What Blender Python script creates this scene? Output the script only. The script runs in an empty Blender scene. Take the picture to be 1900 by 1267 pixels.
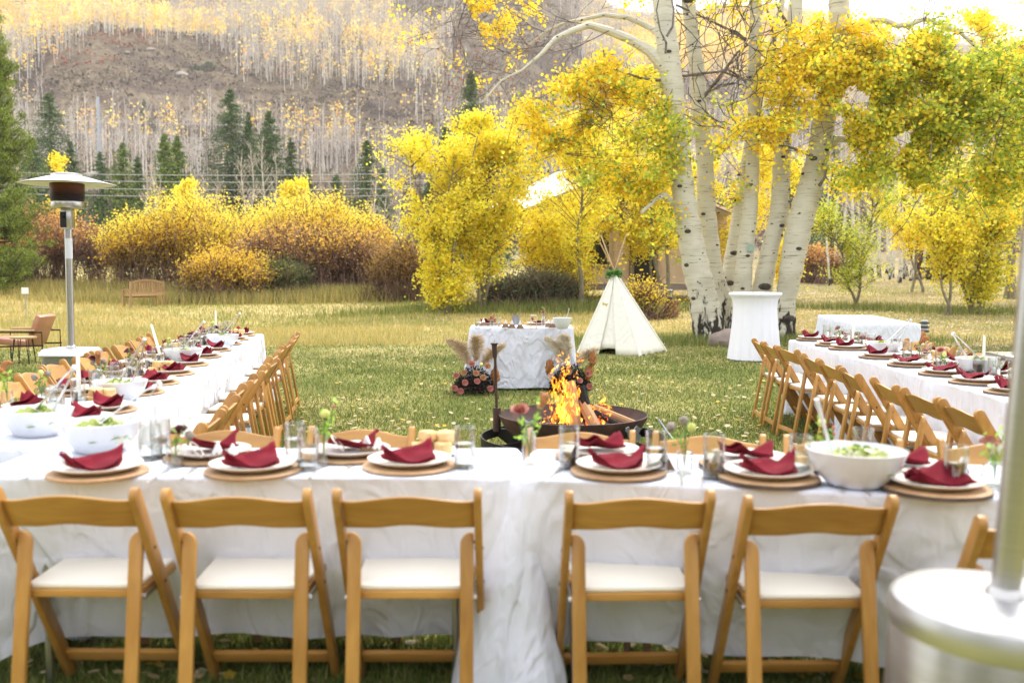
import bpy, bmesh, math, random
import numpy as np
from mathutils import Vector, Matrix, noise
R = math.radians
S = bpy.context.scene
COL = S.collection
rnd = random.Random(7)
rng = np.random.default_rng(7)

# ------------------------------------------------------------------ camera, world, sun, exposure
H = 1.46                       # eye height
F = 1847.0                     # focal length in photo pixels (35 mm lens, photo 1900 x 1267)
TH = math.atan((633.5 - 500) / F)
cd = bpy.data.cameras.new('camera'); cam = bpy.data.objects.new('camera', cd); COL.objects.link(cam)
cam.location = (0, 0, H); cam.rotation_euler = (R(90) - TH, 0, 0)
cd.lens = 35; cd.sensor_width = 36; cd.clip_start = 0.05; cd.clip_end = 5000
cd.dof.use_dof = True; cd.dof.focus_distance = 9.5; cd.dof.aperture_fstop = 2.2; cd.dof.aperture_blades = 9
S.camera = cam

SUN_EL, SUN_AZ = R(52), R(25)   # sun high, behind the trees and a little to the right
w = bpy.data.worlds.new('World'); S.world = w; w.use_nodes = True
nt = w.node_tree; nt.nodes.clear()
out = nt.nodes.new('ShaderNodeOutputWorld'); bg = nt.nodes.new('ShaderNodeBackground')
sky = nt.nodes.new('ShaderNodeTexSky'); sky.sky_type = 'NISHITA'; sky.sun_disc = False
sky.sun_elevation = SUN_EL; sky.sun_rotation = SUN_AZ; sky.dust_density = 4.0; sky.air_density = 1.0; sky.ozone_density = 1.0
# thin bright cloud veil over the whole sky
mx = nt.nodes.new('ShaderNodeMixRGB'); mx.inputs[0].default_value = 0.80
mx.inputs[2].default_value = (11.3, 11.4, 12.0, 1)
nt.links.new(sky.outputs[0], mx.inputs[1]); nt.links.new(mx.outputs[0], bg.inputs[0])
bg.inputs[1].default_value = 0.075
nt.links.new(bg.outputs[0], out.inputs[0])
sd = bpy.data.lights.new('sun', 'SUN'); sd.energy = 1.5; sd.angle = R(18); sd.color = (1, .95, .86)
so = bpy.data.objects.new('sun', sd); COL.objects.link(so)
so.rotation_euler = Vector((math.sin(SUN_AZ) * math.cos(SUN_EL), math.cos(SUN_AZ) * math.cos(SUN_EL), math.sin(SUN_EL))).to_track_quat('Z', 'Y').to_euler()
S.view_settings.view_transform = 'Standard'; S.view_settings.look = 'None'
S.view_settings.gamma = 1; S.view_settings.exposure = 1.55; S.view_settings.use_curve_mapping = False
S.cycles.use_denoising = True
S.cycles.max_bounces = 8; S.cycles.diffuse_bounces = 3; S.cycles.glossy_bounces = 3; S.cycles.transmission_bounces = 8
S.cycles.transparent_max_bounces = 32; S.cycles.volume_bounces = 0; S.cycles.caustics_refractive = False; S.cycles.caustics_reflective = False
S.cycles.sample_clamp_indirect = 6

# ------------------------------------------------------------------ pixel <-> place
def ray(px, py):
    u = (px - 950) / F; v = -(py - 633.5) / F
    return (u, math.cos(TH) + v * math.sin(TH), -math.sin(TH) + v * math.cos(TH))
def PZ(px, py, z=0.0):
    d = ray(px, py); t = (z - H) / d[2]; return Vector((d[0] * t, d[1] * t, z))
def PD(px, py, D):
    d = ray(px, py); t = D / d[1]; return Vector((d[0] * t, D, H + d[2] * t))

# ------------------------------------------------------------------ object helpers
def tag(o, label=None, cat=None, group=None, kind=None):
    if label: o['label'] = label
    if cat: o['category'] = cat
    if group: o['group'] = group
    if kind: o['kind'] = kind
    return o
def empty(name, label, cat, loc=(0, 0, 0), rz=0.0, group=None):
    o = bpy.data.objects.new(name, None); COL.objects.link(o); o.empty_display_size = .1
    o.location = loc; o.rotation_euler = (0, 0, rz)
    return tag(o, label, cat, group)
KIDS = {}
def link(name, me, parent=None, loc=None, rot=None):
    o = bpy.data.objects.new(name, me); COL.objects.link(o)
    if parent is not None:
        o.parent = parent; KIDS.setdefault(parent.name, []).append(o)
    if loc is not None: o.location = loc
    if rot is not None: o.rotation_euler = rot
    return o
def copy_tree(o, parent=None):
    c = o.copy(); COL.objects.link(c); c.parent = parent
    if parent is not None: KIDS.setdefault(parent.name, []).append(c)
    for ch in KIDS.get(o.name, []): copy_tree(ch, c)
    return c
def place(proto, used, loc, rz=0.0, label=None, group=None, tilt=None, scale=None):
    """first call moves the prototype itself, later calls copy it"""
    o = proto if not used.get(proto.name) else copy_tree(proto)
    used[proto.name] = 1
    o.location = loc; o.rotation_euler = (tilt[0] if tilt else 0, tilt[1] if tilt else 0, rz)
    if scale: o.scale = (scale,) * 3 if not hasattr(scale, '__len__') else scale
    if label: o['label'] = label
    if group: o['group'] = group
    return o
USED = {}

class MB:
    def __init__(s): s.v = []; s.f = []; s.m = []; s.cur = 0; s.M = Matrix()
    def add(s, vs, fs):
        n = len(s.v); s.v += [tuple(s.M @ Vector(v)) for v in vs]
        s.f += [tuple(i + n for i in f) for f in fs]; s.m += [s.cur] * len(fs)
    def box(s, c, d, rot=None):
        x, y, z = d[0] / 2, d[1] / 2, d[2] / 2
        vs = [Vector((a, b, e)) for e in (-z, z) for b in (-y, y) for a in (-x, x)]
        if rot is not None: vs = [rot @ v for v in vs]
        s.add([v + Vector(c) for v in vs], [(0, 2, 3, 1), (4, 5, 7, 6), (0, 1, 5, 4), (2, 6, 7, 3), (0, 4, 6, 2), (1, 3, 7, 5)])
    def lathe(s, prof, n=24, c=(0, 0, 0), sx=1, sy=1, cap0=True, cap1=True, ph=0, sq=None):
        vs = []
        for r, z in prof:
            for i in range(n):
                a = 2 * math.pi * i / n + ph; k = 1
                if sq: k = 1 / (abs(math.cos(a)) ** sq + abs(math.sin(a)) ** sq) ** (1 / sq)
                vs.append((c[0] + r * sx * k * math.cos(a), c[1] + r * sy * k * math.sin(a), c[2] + z))
        fs = []
        for j in range(len(prof) - 1):
            for i in range(n):
                k = (i + 1) % n; fs.append((j * n + i, j * n + k, (j + 1) * n + k, (j + 1) * n + i))
        if cap0 and prof[0][0] > 1e-5: fs.append(tuple(range(n))[::-1])
        if cap1 and prof[-1][0] > 1e-5: fs.append(tuple((len(prof) - 1) * n + i for i in range(n)))
        s.add(vs, fs)
    def tube(s, pts, rad, n=8, flat=1.0, cap=True, up=(0, 0, 1)):
        pts = [Vector(p) for p in pts]; L = len(pts)
        if not hasattr(rad, '__len__'): rad = [rad] * L
        vs = []; pn = None
        for i, p in enumerate(pts):
            t = (pts[min(i + 1, L - 1)] - pts[max(i - 1, 0)]).normalized()
            if pn is None:
                a = Vector(up)
                if abs(t.dot(a)) > .95: a = Vector((1, 0, 0))
                nx = a.cross(t).normalized()
            else: nx = (pn - t * pn.dot(t)).normalized()
            pn = nx; ny = t.cross(nx)
            for k in range(n):
                a = 2 * math.pi * k / n
                vs.append(p + (nx * math.cos(a) + ny * math.sin(a) * flat) * rad[i])
        fs = [(j * n + i, j * n + (i + 1) % n, (j + 1) * n + (i + 1) % n, (j + 1) * n + i) for j in range(L - 1) for i in range(n)]
        if cap: fs += [tuple(range(n))[::-1], tuple((L - 1) * n + i for i in range(n))]
        s.add(vs, fs)
    def cyl(s, a, b, r, r2=None, n=10): s.tube([a, b], [r, r if r2 is None else r2], n)
    def prism(s, outline, a, b, axis='x'):
        """outline = 2D points; extruded from a to b along axis"""
        def P(u, v, t): return {'x': (t, u, v), 'y': (u, t, v), 'z': (u, v, t)}[axis]
        n = len(outline)
        vs = [P(u, v, a) for u, v in outline] + [P(u, v, b) for u, v in outline]
        fs = [tuple(range(n)), tuple(range(2 * n - 1, n - 1, -1))] + [(i, i + n, (i + 1) % n + n, (i + 1) % n) for i in range(n)]
        s.add(vs, fs)
    def grid(s, fn, nu, nv, wrap=False):
        vs = [fn(i / (nu if wrap else nu - 1), j / (nv - 1)) for j in range(nv) for i in range(nu)]
        fs = []
        for j in range(nv - 1):
            for i in range(nu if wrap else nu - 1):
                k = (i + 1) % nu; fs.append((j * nu + i, j * nu + k, (j + 1) * nu + k, (j + 1) * nu + i))
        s.add(vs, fs)
    def mesh(s, name, mats, smooth=True, bevel=0, angle=35):
        me = bpy.data.meshes.new(name); me.from_pydata(s.v, [], s.f); me.update()
        for m in (mats if isinstance(mats, (list, tuple)) else [mats]): me.materials.append(m)
        if max(s.m or [0]) > 0: me.polygons.foreach_set('material_index', s.m)
        bm = bmesh.new(); bm.from_mesh(me); bmesh.ops.recalc_face_normals(bm, faces=bm.faces)
        if bevel:
            es = [e for e in bm.edges if len(e.link_faces) == 2 and e.calc_face_angle(0) > R(40)]
            bmesh.ops.bevel(bm, geom=es, offset=bevel, segments=2, affect='EDGES', profile=.5, clamp_overlap=True)
        bm.to_mesh(me); bm.free()
        if smooth:
            me.polygons.foreach_set('use_smooth', [True] * len(me.polygons))
            if angle: me.set_sharp_from_angle(angle=R(angle))
        return me

def np_mesh(name, parts, mat, smooth=False):
    """parts: list of (verts (N,k,3), tint (N,3)) - N separate k-gons each"""
    me = bpy.data.meshes.new(name)
    nv = sum(p[0].shape[0] * p[0].shape[1] for p in parts); nf = sum(p[0].shape[0] for p in parts)
    me.vertices.add(nv); me.loops.add(nv); me.polygons.add(nf)
    me.vertices.foreach_set('co', np.concatenate([p[0].reshape(-1) for p in parts]).astype(np.float32))
    me.loops.foreach_set('vertex_index', np.arange(nv, dtype=np.int32))
    tot = np.concatenate([np.full(p[0].shape[0], p[0].shape[1]) for p in parts])
    me.polygons.foreach_set('loop_start', (np.cumsum(tot) - tot).astype(np.int32))
    me.update(calc_edges=True)
    ca = me.attributes.new('tint', 'FLOAT_COLOR', 'FACE')
    t = np.concatenate([p[1] for p in parts]); t = np.concatenate([t, np.ones((len(t), 1))], 1)
    ca.data.foreach_set('color', t.reshape(-1).astype(np.float32))
    me.materials.append(mat)
    if smooth: me.polygons.foreach_set('use_smooth', [True] * nf)
    return me

def unit(v): return v / np.maximum(np.linalg.norm(v, axis=-1, keepdims=True), 1e-9)
def leafs(C, size, tint, k=4, up=0.3, asp=1.0):
    """flat leaves at C (N,3): random facing, k corners"""
    N = len(C); nrm = rng.normal(size=(N, 3)); nrm[:, 2] += up * 2; nrm = unit(nrm)
    a = unit(np.cross(nrm, rng.normal(size=(N, 3)))); b = np.cross(nrm, a)
    sz = np.broadcast_to(size, (N,)) * .5
    ang = np.arange(k) * 2 * np.pi / k
    V = C[:, None, :] + sz[:, None, None] * (np.cos(ang)[None, :, None] * a[:, None, :] * asp + np.sin(ang)[None, :, None] * b[:, None, :])
    return (V, tint)
def sticks(P0, P1, r0, r1, tint, k=3):
    """tapered k-sided sticks, as N*k quads"""
    P0 = np.asarray(P0, float); P1 = np.asarray(P1, float); N = len(P0)
    t = unit(P1 - P0); h = np.where(np.abs(t[:, 2:3]) > .9, np.array([[1., 0, 0]]), np.array([[0., 0, 1]]))
    a = unit(np.cross(t, h)); b = np.cross(t, a)
    r0 = np.broadcast_to(r0, (N,))[:, None]; r1 = np.broadcast_to(r1, (N,))[:, None]
    ring = [a * math.cos(2 * math.pi * i / k) + b * math.sin(2 * math.pi * i / k) for i in range(k)]
    q = []
    for i in range(k):
        j = (i + 1) % k
        q.append(np.stack([P0 + ring[i] * r0, P0 + ring[j] * r0, P1 + ring[j] * r1, P1 + ring[i] * r1], 1))
    return (np.concatenate(q), np.tile(np.broadcast_to(tint, (N, 3)), (k, 1)))
def blades(P, h, wdt, lean, tint):
    N = len(P); a = rng.uniform(0, 2 * np.pi, N); d = np.stack([np.cos(a), np.sin(a), np.zeros(N)], 1)
    b = rng.uniform(0, 2 * np.pi, N); l = np.stack([np.cos(b), np.sin(b), np.zeros(N)], 1)
    tip = P + l * (h * lean)[:, None]; tip[:, 2] += h
    return (np.stack([P - d * wdt[:, None] / 2, P + d * wdt[:, None] / 2, tip], 1), tint)
def gaps(C, k, thr):
    """clumps and holes in a crown"""
    x, y, z = C[:, 0] * k, C[:, 1] * k, C[:, 2] * k
    return (np.sin(x + 1.7 * np.sin(y * .9 + z * .6)) + np.sin(z * 1.25 + 1.4 * np.sin(x * .85 + 2)) + np.sin(y * 1.1 + 1.2 * np.sin(z * .8)) * .7) > thr
def pal(cols, N, jit=.12, wts=None):
    c = np.array(cols)[rng.choice(len(cols), N, p=wts)]
    return np.clip(c * (1 + rng.normal(size=(N, 1)) * jit), 0, 1)

# ------------------------------------------------------------------ materials
def newmat(name):
    m = bpy.data.materials.new(name); m.use_nodes = True; n = m.node_tree.nodes; l = m.node_tree.links
    return m, n, l, n['Principled BSDF']
def N_(n, t, **k):
    x = n.new(t)
    for a, b in k.items(): setattr(x, a, b)
    return x
def mat(name, col, rough=.6, metal=0, col2=None, scale=8, detail=6, bump=0, bscale=40, stretch=None, spec=None, trans=0, ramp=(.35, .65), sheen=0, bdist=.01):
    m, n, l, b = newmat(name)
    b.inputs['Base Color'].default_value = (*col, 1); b.inputs['Roughness'].default_value = rough; b.inputs['Metallic'].default_value = metal
    if spec is not None: b.inputs['Specular IOR Level'].default_value = spec
    if trans: b.inputs['Transmission Weight'].default_value = trans
    if sheen: b.inputs['Sheen Weight'].default_value = sheen
    tc = N_(n, 'ShaderNodeTexCoord'); src = tc.outputs['Object']
    if stretch:
        mp = N_(n, 'ShaderNodeMapping'); mp.inputs['Scale'].default_value = stretch; l.new(src, mp.inputs[0]); src = mp.outputs[0]
    if col2:
        nz = N_(n, 'ShaderNodeTexNoise'); nz.inputs['Scale'].default_value = scale; nz.inputs['Detail'].default_value = detail; l.new(src, nz.inputs['Vector'])
        cr = N_(n, 'ShaderNodeValToRGB'); cr.color_ramp.elements[0].position = ramp[0]; cr.color_ramp.elements[1].position = ramp[1]
        cr.color_ramp.elements[0].color = (*col, 1); cr.color_ramp.elements[1].color = (*col2, 1)
        l.new(nz.outputs[0], cr.inputs[0]); l.new(cr.outputs[0], b.inputs['Base Color'])
    if bump:
        nb = N_(n, 'ShaderNodeTexNoise'); nb.inputs['Scale'].default_value = bscale; nb.inputs['Detail'].default_value = 5; l.new(src, nb.inputs['Vector'])
        bp = N_(n, 'ShaderNodeBump'); bp.inputs['Strength'].default_value = bump; bp.inputs['Distance'].default_value = bdist
        l.new(nb.outputs[0], bp.inputs['Height']); l.new(bp.outputs[0], b.inputs['Normal'])
    return m
def leafmat(name, trans=.5, rough=.6, sheen=.03):
    m, n, l, b = newmat(name)
    at = N_(n, 'ShaderNodeAttribute'); at.attribute_name = 'tint'
    df = N_(n, 'ShaderNodeBsdfDiffuse'); tr = N_(n, 'ShaderNodeBsdfTranslucent'); mxs = N_(n, 'ShaderNodeMixShader'); mxs.inputs[0].default_value = trans
    l.new(at.outputs['Color'], df.inputs[0]); l.new(at.outputs['Color'], tr.inputs[0])
    l.new(df.outputs[0], mxs.inputs[1]); l.new(tr.outputs[0], mxs.inputs[2])
    gl = N_(n, 'ShaderNodeBsdfGlossy'); gl.inputs['Roughness'].default_value = .45; m2 = N_(n, 'ShaderNodeMixShader'); m2.inputs[0].default_value = sheen
    l.new(mxs.outputs[0], m2.inputs[1]); l.new(gl.outputs[0], m2.inputs[2])
    n.remove(b); l.new(m2.outputs[0], n['Material Output'].inputs[0])
    return m
LEAF = leafmat('foliage'); GRASSM = leafmat('grass_blades', .3); TWIG = leafmat('twigs', 0.0, sheen=0.0)

def woodmat(name, a, b_, dirv=(1, 1, .12), rough=.38):
    m, n, l, b = newmat(name)
    tc = N_(n, 'ShaderNodeTexCoord'); oi = N_(n, 'ShaderNodeObjectInfo')
    ad = N_(n, 'ShaderNodeVectorMath', operation='ADD'); l.new(tc.outputs['Object'], ad.inputs[0])
    cmb = N_(n, 'ShaderNodeCombineXYZ'); ml = N_(n, 'ShaderNodeMath', operation='MULTIPLY'); ml.inputs[1].default_value = 37.0
    l.new(oi.outputs['Random'], ml.inputs[0]); l.new(ml.outputs[0], cmb.inputs[0]); l.new(ml.outputs[0], cmb.inputs[1]); l.new(cmb.outputs[0], ad.inputs[1])
    mp = N_(n, 'ShaderNodeMapping'); mp.inputs['Scale'].default_value = dirv; l.new(ad.outputs[0], mp.inputs[0])
    nz = N_(n, 'ShaderNodeTexNoise'); nz.inputs['Scale'].default_value = 28; nz.inputs['Detail'].default_value = 7; nz.inputs['Distortion'].default_value = .8
    l.new(mp.outputs[0], nz.inputs['Vector'])
    n2 = N_(n, 'ShaderNodeTexNoise'); n2.inputs['Scale'].default_value = 3; l.new(ad.outputs[0], n2.inputs['Vector'])
    cr = N_(n, 'ShaderNodeValToRGB'); cr.color_ramp.elements[0].position = .3; cr.color_ramp.elements[1].position = .72
    cr.color_ramp.elements[0].color = (*a, 1); cr.color_ramp.elements[1].color = (*b_, 1)
    mm = N_(n, 'ShaderNodeMath', operation='MULTIPLY_ADD'); mm.inputs[1].default_value = .45; l.new(n2.outputs[0], mm.inputs[0])
    m3 = N_(n, 'ShaderNodeMath', operation='MULTIPLY'); m3.inputs[1].default_value = .55; l.new(nz.outputs[0], m3.inputs[0]); l.new(m3.outputs[0], mm.inputs[2])
    l.new(mm.outputs[0], cr.inputs[0])
    hs = N_(n, 'ShaderNodeHueSaturation'); mr = N_(n, 'ShaderNodeMapRange'); mr.inputs[3].default_value = .82; mr.inputs[4].default_value = 1.12
    l.new(oi.outputs['Random'], mr.inputs[0]); l.new(mr.outputs[0], hs.inputs['Value']); l.new(cr.outputs[0], hs.inputs['Color']); l.new(hs.outputs[0], b.inputs['Base Color'])
    bp = N_(n, 'ShaderNodeBump'); bp.inputs['Strength'].default_value = .12; bp.inputs['Distance'].default_value = .002; l.new(nz.outputs[0], bp.inputs['Height']); l.new(bp.outputs[0], b.inputs['Normal'])
    b.inputs['Roughness'].default_value = rough
    return m

# ------------------------------------------------------------------ terrain
PY = [0, 18, 30, 35, 45, 60, 80, 100, 150, 220, 300, 450, 600, 750, 900, 1200, 1600]
PZh = [0, 0, .16, .27, .40, .75, 1.3, 1.9, 6, 14, 29, 92, 164, 240, 285, 300, 250]
def terr(x, y):
    x = np.asarray(x, float); y = np.asarray(y, float)
    d = np.maximum(y, 0); z = np.interp(d, PY, PZh)
    az = x / np.maximum(d, 20)
    k = 1 - (.25 * np.clip(az / .10, 0, 1) + .10 * np.clip((az - .30) / .1, 0, 1)) * np.clip((d - 300) / 300, 0, 1)
    z = z * k
    far = np.clip((d - 140) / 200, 0, 1)
    z = z + far * (7 * np.sin(x / 61 + 1) * np.sin(y / 83 + .4) + 4 * np.sin(x / 23 + y / 41) + 1.5 * np.sin(x / 9 - y / 13))
    # the round scrub knoll
    z = z + 16 * np.exp(-(((x + 160) / 62) ** 2 + ((y - 430) / 55) ** 2))
    # the meadow falls away a little past the lawn on the left
    lw = np.clip((-x - 3) / 4, 0, 1)
    z = z - lw * .28 * np.exp(-((d - 26) / 7) ** 2)
    z = z + np.clip((d - 19) / 20, 0, 1) * (1 - far) * (.07 * np.sin(x / 3.1 + y / 4.7) + .05 * np.sin(x / 1.7 - y / 2.9))
    return z
def tz(x, y): return float(terr(x, y))
# ------------------------------------------------------------------ ground
def ground():
    ys = np.concatenate([np.linspace(-60, 20, 60), np.linspace(21, 60, 60), np.linspace(62, 160, 50), np.linspace(165, 1600, 190)])
    us = np.linspace(-1, 1, 241)
    Y = np.repeat(ys[:, None], len(us), 1); X = us[None, :] * (30 + np.maximum(Y, 0) * .95)
    Z = terr(X, Y); V = np.stack([X, Y, Z], -1).reshape(-1, 3)
    n = len(us); i, j = np.meshgrid(np.arange(n - 1), np.arange(len(ys) - 1))
    a = (j * n + i).reshape(-1); Fc = np.stack([a, a + 1, a + n + 1, a + n], 1)
    me = bpy.data.meshes.new('ground'); me.from_pydata(V.tolist(), [], Fc.tolist()); me.update()
    me.polygons.foreach_set('use_smooth', [True] * len(me.polygons))
    m, nn, l, b = newmat('meadow_and_hillside')
    geo = N_(nn, 'ShaderNodeNewGeometry'); sep = N_(nn, 'ShaderNodeSeparateXYZ'); l.new(geo.outputs['Position'], sep.inputs[0])
    def noise_(sc, det=6, dist=0):
        z = N_(nn, 'ShaderNodeTexNoise'); z.inputs['Scale'].default_value = sc; z.inputs['Detail'].default_value = det; z.inputs['Distortion'].default_value = dist
        l.new(geo.outputs['Position'], z.inputs['Vector']); return z.outputs[0]
    def ramp(src, stops):
        c = N_(nn, 'ShaderNodeValToRGB'); e = c.color_ramp.elements
        while len(e) < len(stops): e.new(.5)
        for q, (p, co) in zip(e, stops): q.position = p; q.color = (*co, 1)
        l.new(src, c.inputs[0]); return c.outputs[0]
    def mix(f, a_, b_, bt='MIX'):
        x = N_(nn, 'ShaderNodeMixRGB', blend_type=bt)
        if isinstance(f, float): x.inputs[0].default_value = f
        else: l.new(f, x.inputs[0])
        l.new(a_, x.inputs[1]); l.new(b_, x.inputs[2]); return x.outputs[0]
    def rng_(src, a0, a1, b0=0., b1=1.):
        x = N_(nn, 'ShaderNodeMapRange'); x.inputs[1].default_value = a0; x.inputs[2].default_value = a1; x.inputs[3].default_value = b0; x.inputs[4].default_value = b1
        l.new(src, x.inputs[0]); return x.outputs[0]
    def math_(op, a_, b_):
        x = N_(nn, 'ShaderNodeMath', operation=op)
        for k, q in ((0, a_), (1, b_)):
            if isinstance(q, (int, float)): x.inputs[k].default_value = q
            else: l.new(q, x.inputs[k])
        return x.outputs[0]
    fine = ramp(noise_(60, 8), [(.35, (.08, .085, .022)), (.55, (.18, .16, .05)), (.75, (.36, .30, .14))])
    patch = ramp(noise_(.55, 5, .6), [(.35, (.13, .165, .035)), (.5, (.27, .27, .075)), (.68, (.48, .41, .17))])
    lawn = mix(.6, fine, patch)
    straw = ramp(noise_(.35, 6, .8), [(.3, (.19, .20, .055)), (.48, (.38, .31, .12)), (.68, (.52, .41, .20))])
    mead = mix(rng_(sep.outputs[1], 15, 24), lawn, straw)
    # far-right clearing is bare pale earth with leaf litter
    dirt = ramp(noise_(3, 8), [(.35, (.17, .13, .08)), (.65, (.36, .29, .18))])
    dm = math_('MULTIPLY', math_('MULTIPLY', rng_(sep.outputs[0], 3.5, 6.5), rng_(sep.outputs[1], 10, 13)), rng_(noise_(.4, 4), .40, .60, .25, .9))
    mead = mix(dm, mead, dirt)
    scrub = ramp(noise_(.035, 8, 1.2), [(.3, (.085, .062, .050)), (.45, (.135, .10, .072)), (.55, (.21, .165, .105)), (.72, (.105, .077, .058))])
    sf = ramp(noise_(.45, 8, .5), [(.35, (.45, .42, .42)), (.65, (1, 1, 1))])
    scrub = mix(.8, scrub, sf, 'MULTIPLY')
    colr = mix(rng_(sep.outputs[1], 85, 150), mead, scrub)
    l.new(colr, b.inputs['Base Color']); b.inputs['Roughness'].default_value = .95; b.inputs['Specular IOR Level'].default_value = .1
    bp = N_(nn, 'ShaderNodeBump'); bp.inputs['Strength'].default_value = .6; bp.inputs['Distance'].default_value = .05
    l.new(noise_(18, 6), bp.inputs['Height']); bp2 = N_(nn, 'ShaderNodeBump'); bp2.inputs['Strength'].default_value = .5; bp2.inputs['Distance'].default_value = 3.0
    l.new(noise_(.12, 8), bp2.inputs['Height']); l.new(bp.outputs[0], bp2.inputs['Normal']); l.new(bp2.outputs[0], b.inputs['Normal'])
    me.materials.append(m)
    tag(link('ground', me), 'lawn running into dry meadow and a long hillside beyond', kind='structure')
ground()

def scatter(n, x0, x1, y0, y1):
    x = rng.uniform(x0, x1, n); y = rng.uniform(y0, y1, n); return np.stack([x, y, terr(x, y)], 1)
def vfrus(n, d0, d1, pad=.04, pw=1.0, u0=-.56, u1=.56):
    """random ground points spread over the field of view between two distances"""
    t = rng.uniform(0, 1, n); y = d0 * (d1 / d0) ** (t ** pw); u = rng.uniform(u0, u1, n); x = u * y
    return np.stack([x, y, terr(x, y)], 1)
def nz2(P, s, o=0):
    x, y = P[:, 0] * s + o, P[:, 1] * s - o
    return .5 + .25 * np.sin(x * 1.3 + 1.7 * np.sin(y * .8 + 1)) + .25 * np.sin(y * 1.1 + 1.9 * np.sin(x * .7 + 2))

def grass():
    G = [(.08, .135, .024), (.13, .185, .035), (.23, .25, .065), (.42, .38, .16)]
    P = vfrus(290000, 3.2, 19, pw=.9); q = nz2(P, 1.1)
    t = np.where((q > rng.uniform(.1, 1.25, len(P)))[:, None], pal(G[1:], len(P), .2), pal(G[:3], len(P), .2))
    h = rng.uniform(.02, .05, len(P)) * (.7 + .8 * nz2(P, 2.7, 3)); wd = rng.uniform(.0035, .0065, len(P)) * (1 + P[:, 1] * .08)
    me = np_mesh('lawn_grass', [blades(P, h, wd, rng.uniform(0, 1.2, len(P)), t)], GRASSM)
    tag(link('grass', me), 'short mown grass on the lawn between the tables', 'grass', kind='stuff')
    P = vfrus(150000, 19, 60, pw=1.1); q = nz2(P, .25)
    right = P[:, 0] > 3
    L = [(.46, .38, .14), (.58, .49, .21), (.36, .35, .10), (.22, .27, .05), (.56, .41, .11)]
    t = np.where((q < .45)[:, None], pal(L[2:4] + [L[0]], len(P), .15), pal([L[0], L[1], L[4], L[2]], len(P), .15))
    tall = np.where((P[:, 0] < -2) & (P[:, 1] < 36), 1.0, .45) * np.where(right, .45, 1)
    h = rng.uniform(.03, .17, len(P)) * tall * (.5 + q * .9) + .03; wd = rng.uniform(.012, .022, len(P)) * (P[:, 1] / 25)
    me = np_mesh('meadow_grass', [blades(P, h, wd, rng.uniform(0, .7, len(P)), t)], GRASSM)
    tag(link('meadow_grass', me), 'tall dry golden grass in the meadow beyond the lawn', 'grass', kind='stuff')
    # tufts around the aspen feet and the dark weeds before the tent
    parts = []
    for (cx, cy, rx, ry, n, hh) in ((-18, 42, 3.5, 1.2, 9000, .8), (-12, 36.5, 3.0, 1.0, 9000, .6), (-7, 38, 2.2, 1.2, 8000, .7), (-21, 45, 3, 1.2, 6000, .8), (3.9, 19.6, 1.9, .8, 9000, .22), (1.2, 31, 2.6, 1.4, 9000, .45), (-1.2, 30.5, 2.2, 1.2, 5000, .3), (7, 19.8, 1.2, .8, 2500, .2), (11.5, 32, 1.6, 1.5, 2200, .3), (15.0, 31, 2.0, 1.5, 2600, .3)):
        P = np.stack([rng.normal(cx, rx, n), rng.normal(cy, ry * .6, n)], 1); P = np.concatenate([P, terr(P[:, 0], P[:, 1])[:, None]], 1)
        parts.append(blades(P, rng.uniform(.3, 1, n) * hh, rng.uniform(.01, .02, n) * max(1, cy / 22), rng.uniform(0, .6, n), pal([(.12, .16, .03), (.2, .24, .06), (.32, .32, .10)] if cy < 34 else [(.34, .30, .09), (.22, .24, .06), (.44, .36, .14), (.5, .38, .12)], n, .2)))
    tag(link('weeds', np_mesh('weeds', parts, GRASSM)), 'dark green weeds and tufts around the tree feet', 'weeds', kind='stuff')
    # fallen leaves
    n = 9000; P = vfrus(n, 3.4, 34, pw=.85); m = (rng.uniform(size=n) < .3 + .7 * (nz2(P, .9, 5) > .45) * np.where(P[:, 0] > 2.5, 1., .75)); P = P[m]
    P[:, 2] += rng.uniform(.012, .05, len(P)); n = len(P)
    P2 = np.stack([rng.uniform(4, 16, 7000), rng.uniform(13, 34, 7000)], 1); P2 = np.concatenate([P2, terr(P2[:, 0], P2[:, 1])[:, None] + .03], 1)
    P = np.concatenate([P, P2]); n = len(P)
    t = pal([(.72, .60, .36), (.78, .70, .50), (.80, .56, .08), (.50, .36, .18), (.66, .52, .30)], n, .1)
    me = np_mesh('fallen_leaves', [leafs(P, rng.uniform(.028, .058, n), t, 5, up=2.2)], LEAF)
    tag(link('fallen_leaves', me), 'pale and yellow aspen leaves fallen on the lawn', 'leaves', kind='stuff')
grass()

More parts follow.
